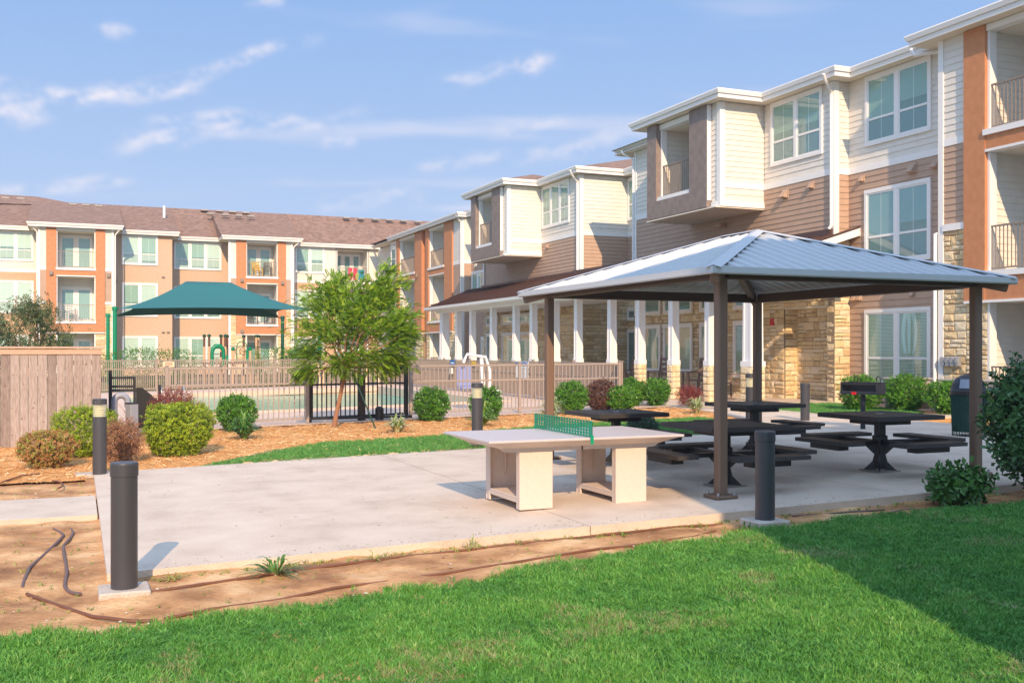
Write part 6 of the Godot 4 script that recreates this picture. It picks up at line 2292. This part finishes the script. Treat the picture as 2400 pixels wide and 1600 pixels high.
# ---------------------------------------------------------------- grass, straw, weeds
func tuft(n: int, h: float, w: float, lean: float, sd: int) -> Mesh:
	var r := RandomNumberGenerator.new()
	r.seed = sd
	var st := mb()
	for i in n:
		var az := r.randf() * TAU
		var base := Vector3(r.randfn(), 0, r.randfn()) * 0.014
		var hh := h * r.randf_range(0.6, 1.15)
		var d := Vector3(cos(az), 0, sin(az)) * lean * r.randf_range(0.2, 1.3) * hh
		var fa := r.randf() * TAU
		var s := Vector3(cos(fa), 0, sin(fa)) * w * 0.5
		var m := base + Vector3(0, hh * 0.62, 0) + d * 0.38
		var tip := base + Vector3(0, hh * 0.92, 0) + d
		quad(st, base - s, m - s * 0.85, m + s * 0.85, base + s)
		tri(st, m - s * 0.85, tip, m + s * 0.85)
	return st.commit()

func build_lawn():
	var r := RandomNumberGenerator.new()
	r.seed = 5
	var n := FastNoiseLite.new()
	n.seed = 8
	n.frequency = 0.9
	n.fractal_octaves = 3
	var pal := [Color(0.040, 0.160, 0.024), Color(0.080, 0.270, 0.036), Color(0.140, 0.370, 0.055), Color(0.300, 0.430, 0.130)]
	for v in 3:
		var places := []
		var tints := []
		for i in [42000, 36000, 14000][v]:
			var z := -lerpf(0.8, 7.9, pow(r.randf(), 0.72))
			var x := lerpf(-0.062 * -z - 1.6, 1.19 * -z + 1.8, r.randf())
			if z < lawn_edge(x) + (0.03 if i % 5 else 0.11) * r.randfn(): continue
			var c := n.get_noise_2d(x, z)
			var s := (0.85 + 0.45 * c) * r.randf_range(0.75, 1.25)
			places.append(Transform3D(Basis(Vector3.UP, r.randf() * TAU) * Basis.from_scale(Vector3(1.1, s, 1.1)), Vector3(x, yg(x) - 0.052, z)))
			var dry := smoothstep(0.18, 0.5, n.get_noise_2d(x * 0.8 + 40.0, z * 0.8))
			if r.randf() < dry * 0.45: tints.append(Color(0.34, 0.33, 0.16).lerp(Color(0.20, 0.28, 0.09), r.randf()))
			else: tints.append(tint(pal, 0.42 + 0.3 * c + r.randfn() * 0.2))
		scatter("grass", tuft([10, 10, 7][v], [0.052, 0.060, 0.072][v], [0.0036, 0.0042, 0.0060][v], [0.75, 0.7, 0.9][v], 20 + v), M.grass, places, tints)
	# strip behind the slab and the patch by the walk
	var places := []
	var tints := []
	for q in [[1.7, 12.5, -19.2, -15.6, 9000], [15.2, 18.2, -21.6, -17.3, 2600]]:
		for i in q[4]:
			var x := r.randf_range(q[0], q[1])
			var z := r.randf_range(q[2], q[3])
			var back := -15.75 - 2.3 * smoothstep(1.7, 4.2, x) - 0.9 * smoothstep(5.0, 9.5, x)
			if q[0] < 10.0 and (z < back or z > -15.72): continue
			if q[0] > 10.0 and x > 17.4 + 0.9 * (-z - 17.3) / 4.3: continue
			places.append(Transform3D(Basis(Vector3.UP, r.randf() * TAU) * Basis.from_scale(Vector3(1.5, r.randf_range(0.7, 1.2), 1.5)), Vector3(x, yg(x) - 0.015, z)))
			tints.append(tint([Color(0.05, 0.19, 0.03), Color(0.09, 0.28, 0.05), Color(0.16, 0.36, 0.08)], r.randf()))
	scatter("grass", tuft(8, 0.06, 0.006, 0.6, 41), M.grass, places, tints)
	# shredded straw mulch
	var needle := mb()
	quad(needle, Vector3(-0.05, 0, -0.003), Vector3(-0.01, 0.008, -0.004), Vector3(-0.01, 0.008, 0.004), Vector3(-0.05, 0, 0.003))
	quad(needle, Vector3(-0.01, 0.008, -0.004), Vector3(0.05, 0.002, -0.002), Vector3(0.05, 0.002, 0.002), Vector3(-0.01, 0.008, 0.004))
	var nm := needle.commit()
	places = []
	tints = []
	var mp := [Color(0.38, 0.19, 0.065), Color(0.64, 0.37, 0.14), Color(0.80, 0.54, 0.25), Color(0.88, 0.68, 0.40)]
	for i in 30000:
		var x := r.randf_range(-1.8, 17.0)
		var z := r.randf_range(-22.8, -14.9)
		if x > 0.1 and z > -15.6: continue
		if x > 12.0 and z > -19.0: continue
		var B := Basis(Vector3.UP, r.randf() * TAU) * Basis(Vector3.RIGHT, r.randfn() * 0.35) * Basis(Vector3.BACK, r.randfn() * 0.25)
		var s := r.randf_range(0.6, 1.5)
		places.append(Transform3D(B * Basis.from_scale(Vector3(s, s, s)), Vector3(x, yg(x) - 0.022 + r.randf() * 0.014, z)))
		tints.append(tint(mp, r.randf()))
	scatter("straw_mulch", nm, M.straw, places, tints)
	# dry bits and sparse seedlings on the bare soil
	places = []
	tints = []
	var sp := [Color(0.20, 0.11, 0.05), Color(0.46, 0.29, 0.15), Color(0.72, 0.54, 0.33)]
	for i in 3600:
		var x := r.randf_range(-1.6, 12.0)
		var z := r.randf_range(-15.0, -6.8)
		if x > 0.15 and z < -8.42: continue
		if z > lawn_edge(x) - 0.02: continue
		if z < -11.55 and z > -13.2: continue
		var s := r.randf_range(0.18, 0.5)
		places.append(Transform3D(Basis(Vector3.UP, r.randf() * TAU) * Basis(Vector3.RIGHT, r.randfn() * 0.3) * Basis.from_scale(Vector3(s, s, s)), Vector3(x, soil_y(x, z) + 0.004, z)))
		tints.append(tint(sp, r.randf()))
	scatter("dry_straw", nm, M.straw, places, tints)
	places = []
	tints = []
	for i in 2600:
		var x := r.randf_range(-1.5, 9.5)
		var z := r.randf_range(-15.0, -6.8)
		if i % 6 == 0: z = lerpf(-8.36, -8.20, r.randf()) if x > 0.3 else z
		if x > 0.15 and z < -8.40: continue
		if z > lawn_edge(x): continue
		if z < -11.5 and z > -13.25: continue
		var s := r.randf_range(0.35, 0.95) if i % 6 == 0 else r.randf_range(0.2, 0.75)
		places.append(Transform3D(Basis(Vector3.UP, r.randf() * TAU) * Basis.from_scale(Vector3(s * 1.2, s * 0.8, s * 1.2)), Vector3(x, soil_y(x, z) - 0.004, z)))
		tints.append(tint([Color(0.08, 0.17, 0.02), Color(0.20, 0.30, 0.04), Color(0.42, 0.42, 0.10)], r.randf()))
	var peb := mb()
	for f in [[Vector3(0, 1, 0), 1], [Vector3(0, -0.3, 0), -1]]:
		for k in 6:
			var a0 := TAU * k / 6
			var a1 := TAU * (k + 1) / 6
			quad_out(peb, [f[0], Vector3(cos(a0), 0.2, sin(a0)), Vector3(cos(a1), 0.2, sin(a1)), f[0]], Vector3.ZERO)
	var pp := []
	var pt := []
	for i in 3000:
		var x := r.randf_range(-1.6, 12.0)
		var z := r.randf_range(-15.0, -6.8)
		if x > 0.15 and z < -8.41: continue
		if z > lawn_edge(x) - 0.02: continue
		if z < -11.55 and z > -13.2: continue
		var s := 0.004 + 0.010 * pow(r.randf(), 3.0)
		pp.append(Transform3D(Basis(Vector3.UP, r.randf() * TAU) * Basis.from_scale(Vector3(s * 1.4, s * 0.8, s)), Vector3(x, soil_y(x, z), z)))
		pt.append(tint([Color(0.20, 0.13, 0.08), Color(0.45, 0.34, 0.24), Color(0.75, 0.68, 0.58)], r.randf()))
	# crumbs of soil along the slab's edges and a little leaf litter on it
	for i in 700:
		var x := r.randf_range(0.22, 11.5)
		var z := -8.42 - absf(r.randfn()) * 0.16 if i % 2 == 0 else -15.48 + absf(r.randfn()) * 0.2
		var s := 0.003 + 0.006 * pow(r.randf(), 3.0)
		pp.append(Transform3D(Basis(Vector3.UP, r.randf() * TAU) * Basis.from_scale(Vector3(s * 1.4, s * 0.6, s)), Vector3(x, yg(x) + 0.001, z)))
		pt.append(tint([Color(0.16, 0.10, 0.06), Color(0.36, 0.25, 0.15)], r.randf()))
	for i in 260:
		var x := r.randf_range(0.3, 14.5)
		var z := r.randf_range(-15.4, -8.5)
		var s := r.randf_range(0.006, 0.014)
		pp.append(Transform3D(Basis(Vector3.UP, r.randf() * TAU) * Basis.from_scale(Vector3(s * 1.8, 0.002, s * 0.7)), Vector3(x, yg(x) + 0.001, z)))
		pt.append(tint([Color(0.14, 0.09, 0.04), Color(0.30, 0.20, 0.08), Color(0.20, 0.22, 0.06)], r.randf()))
	scatter("pebbles", peb.commit(), M.straw, pp, pt)
	scatter("seedlings", tuft(6, 0.06, 0.006, 0.9, 51), M.grass, places, tints)

func soil_y(x: float, _z: float) -> float:
	return yg(x) - 0.06 - 0.02 * smoothstep(1.0, 6.0, x)

# ---------------------------------------------------------------- drip hoses, stones, weeds
func hose(label: String, pts: Array, m: Material, r := 0.011):
	var b := thing("drip_hose", label, "hose", Vector3.ZERO, 0.0, "drip hoses on the bare soil")
	var c := Curve3D.new()
	for i in pts.size():
		var p: Vector2 = pts[i]
		var a: Vector2 = pts[maxi(i - 1, 0)]
		var e: Vector2 = pts[mini(i + 1, pts.size() - 1)]
		var t := (e - a) / 6.0
		var y := soil_y(p.x, p.y) + 0.006 if p.y > -14.0 else yg(p.x) - 0.01
		c.add_point(Vector3(p.x, y, p.y), Vector3(-t.x, 0, -t.y), Vector3(t.x, 0, t.y))
	var st := mb()
	var q := []
	for v in c.tessellate(4, 3): q.append(v + Vector3(0, 0.006 * sin(v.x * 9.0 + v.z * 7.0), 0))
	tube(st, q, [r], 7)
	part("tube", st, m, b)

func V2(a: Array) -> Array:
	var o := []
	for i in range(0, a.size(), 2): o.append(Vector2(a[i], a[i + 1]))
	return o

func build_small():
	hose("grey brown drip hose curling at the far left of the bare soil", V2([-0.22, -11.06, -0.15, -10.87, -0.13, -10.68, -0.16, -10.36, -0.27, -9.74, -0.36, -9.16, -0.38, -8.71, -0.38, -8.40]), M.hose_grey, 0.014)
	hose("grey brown drip hose winding left of the near bollard", V2([-0.06, -11.04, -0.04, -10.76, -0.07, -10.41, -0.12, -10.09, -0.11, -9.67, -0.09, -9.23, -0.08, -8.87, -0.09, -8.39, -0.05, -8.16, 0.02, -8.02]), M.hose_grey, 0.014)
	hose("brown drip hose sloping down to the lawn at lower left", V2([-0.34, -8.19, -0.22, -7.97, -0.04, -7.58, 0.09, -7.33, 0.19, -7.20, 0.31, -7.10, 0.45, -7.05]), M.hose, 0.012)
	hose("long brown drip hose running beside the slab's front edge", V2([0.15, -7.86, 0.43, -7.87, 0.73, -7.90, 0.94, -7.95, 1.54, -8.05, 2.27, -8.15, 2.80, -8.22, 4.00, -8.27, 5.3, -8.3, 5.70, -8.25]), M.hose)
	hose("long tan drip hose running beside the lawn edge", V2([0.52, -7.06, 0.76, -7.10, 0.84, -7.13, 1.29, -7.21, 1.87, -7.37, 2.65, -7.45, 4.08, -7.72, 4.93, -7.80, 5.44, -7.99]), M.hose)
	hose("short brown hose in the shade right of the near shelter bollard", V2([6.53, -8.26, 6.89, -8.25, 7.10, -8.2, 7.60, -8.15]), M.hose_grey)
	hose("dark hose in the shade running to the right edge", V2([6.67, -7.88, 7.35, -7.95, 7.73, -8.0, 7.85, -7.95, 8.10, -7.85, 8.76, -7.88, 9.9, -7.86]), M.hose_grey)
	hose("brown hose arching over the soil above the left walk", V2([-0.93, -14.86, -0.87, -15.20, -0.77, -15.5, -0.69, -15.7, -0.49, -15.85]), M.hose)
	hose("short hooked hose end on the soil above the left walk", V2([-0.31, -14.9, -0.20, -14.6, -0.18, -14.3, -0.23, -14.0]), M.hose)
	var r := RandomNumberGenerator.new()
	r.seed = 3
	var rocks := [[2.35, "pale tan stone at the left tip of the turf strip", 0.075], [2.75, "flat tan stone second along the slab's back edge", 0.08], [3.95, "tan stone before the middle of the turf strip", 0.06], [4.15, "rounded brown stone beside the joint in the slab", 0.07], [4.6, "larger pale stone right of the rounded brown one", 0.085], [4.95, "small pale stone at the right end of the stone row", 0.06]]
	for q in rocks:
		var st := mb()
		var k: float = q[2]
		for t in 1:
			var ico := SphereMesh.new()
			ico.radius = k
			ico.height = k * 1.1
			ico.radial_segments = 10
			ico.rings = 6
			var v: PackedVector3Array = ico.get_mesh_arrays()[Mesh.ARRAY_VERTEX]
			var ix: PackedInt32Array = ico.get_mesh_arrays()[Mesh.ARRAY_INDEX]
			for i in range(0, ix.size(), 3):
				var w := []
				for j in 3:
					var p := v[ix[i + j]]
					w.append(p * Vector3(1.2, 0.8, 0.9) * (1.0 + 0.18 * sin(p.x * 60.0 + k * 900.0) * cos(p.z * 50.0)))
				tri(st, w[0], w[1], w[2])
		var o := part("stone", st, M.stone2, null, Transform3D(Basis(Vector3.UP, r.randf() * TAU), Vector3(q[0], yg(q[0]) - 0.03, -15.64)))
		tag(o, q[1], "stone", "stones along the slab's back edge")
	var wp := [Color(0.035, 0.12, 0.02), Color(0.08, 0.20, 0.04), Color(0.20, 0.30, 0.10)]
	strap_plant("weed", "spreading green weed at the slab's front edge left of centre", Vector3(1.42, soil_y(1.4, -8) - 0.01, -8.05), 0.34, 0.2, 46, 0.014, wp, "")
	strap_plant("weed", "yellowed weed tuft right of the spreading weed", Vector3(2.25, soil_y(2.2, -8) - 0.01, -8.2), 0.16, 0.1, 24, 0.008, [Color(0.22, 0.24, 0.05), Color(0.4, 0.38, 0.12)])
	strap_plant("weed", "tall thin weed at the slab edge below the table tennis table", Vector3(3.15, soil_y(3.1, -8) - 0.01, -8.28), 0.13, 0.17, 20, 0.007, [Color(0.28, 0.30, 0.10), Color(0.46, 0.44, 0.2)])
	strap_plant("weed", "yellow green weed beside the near bollard's footing", Vector3(0.66, soil_y(0.6, -8) - 0.01, -8.22), 0.12, 0.1, 22, 0.007, [Color(0.28, 0.30, 0.06), Color(0.46, 0.42, 0.12)])
	strap_plant("weed", "green weed by the footing of the shelter bollard", Vector3(5.75, soil_y(5.7, -8) - 0.01, -7.95), 0.12, 0.1, 22, 0.009, wp)
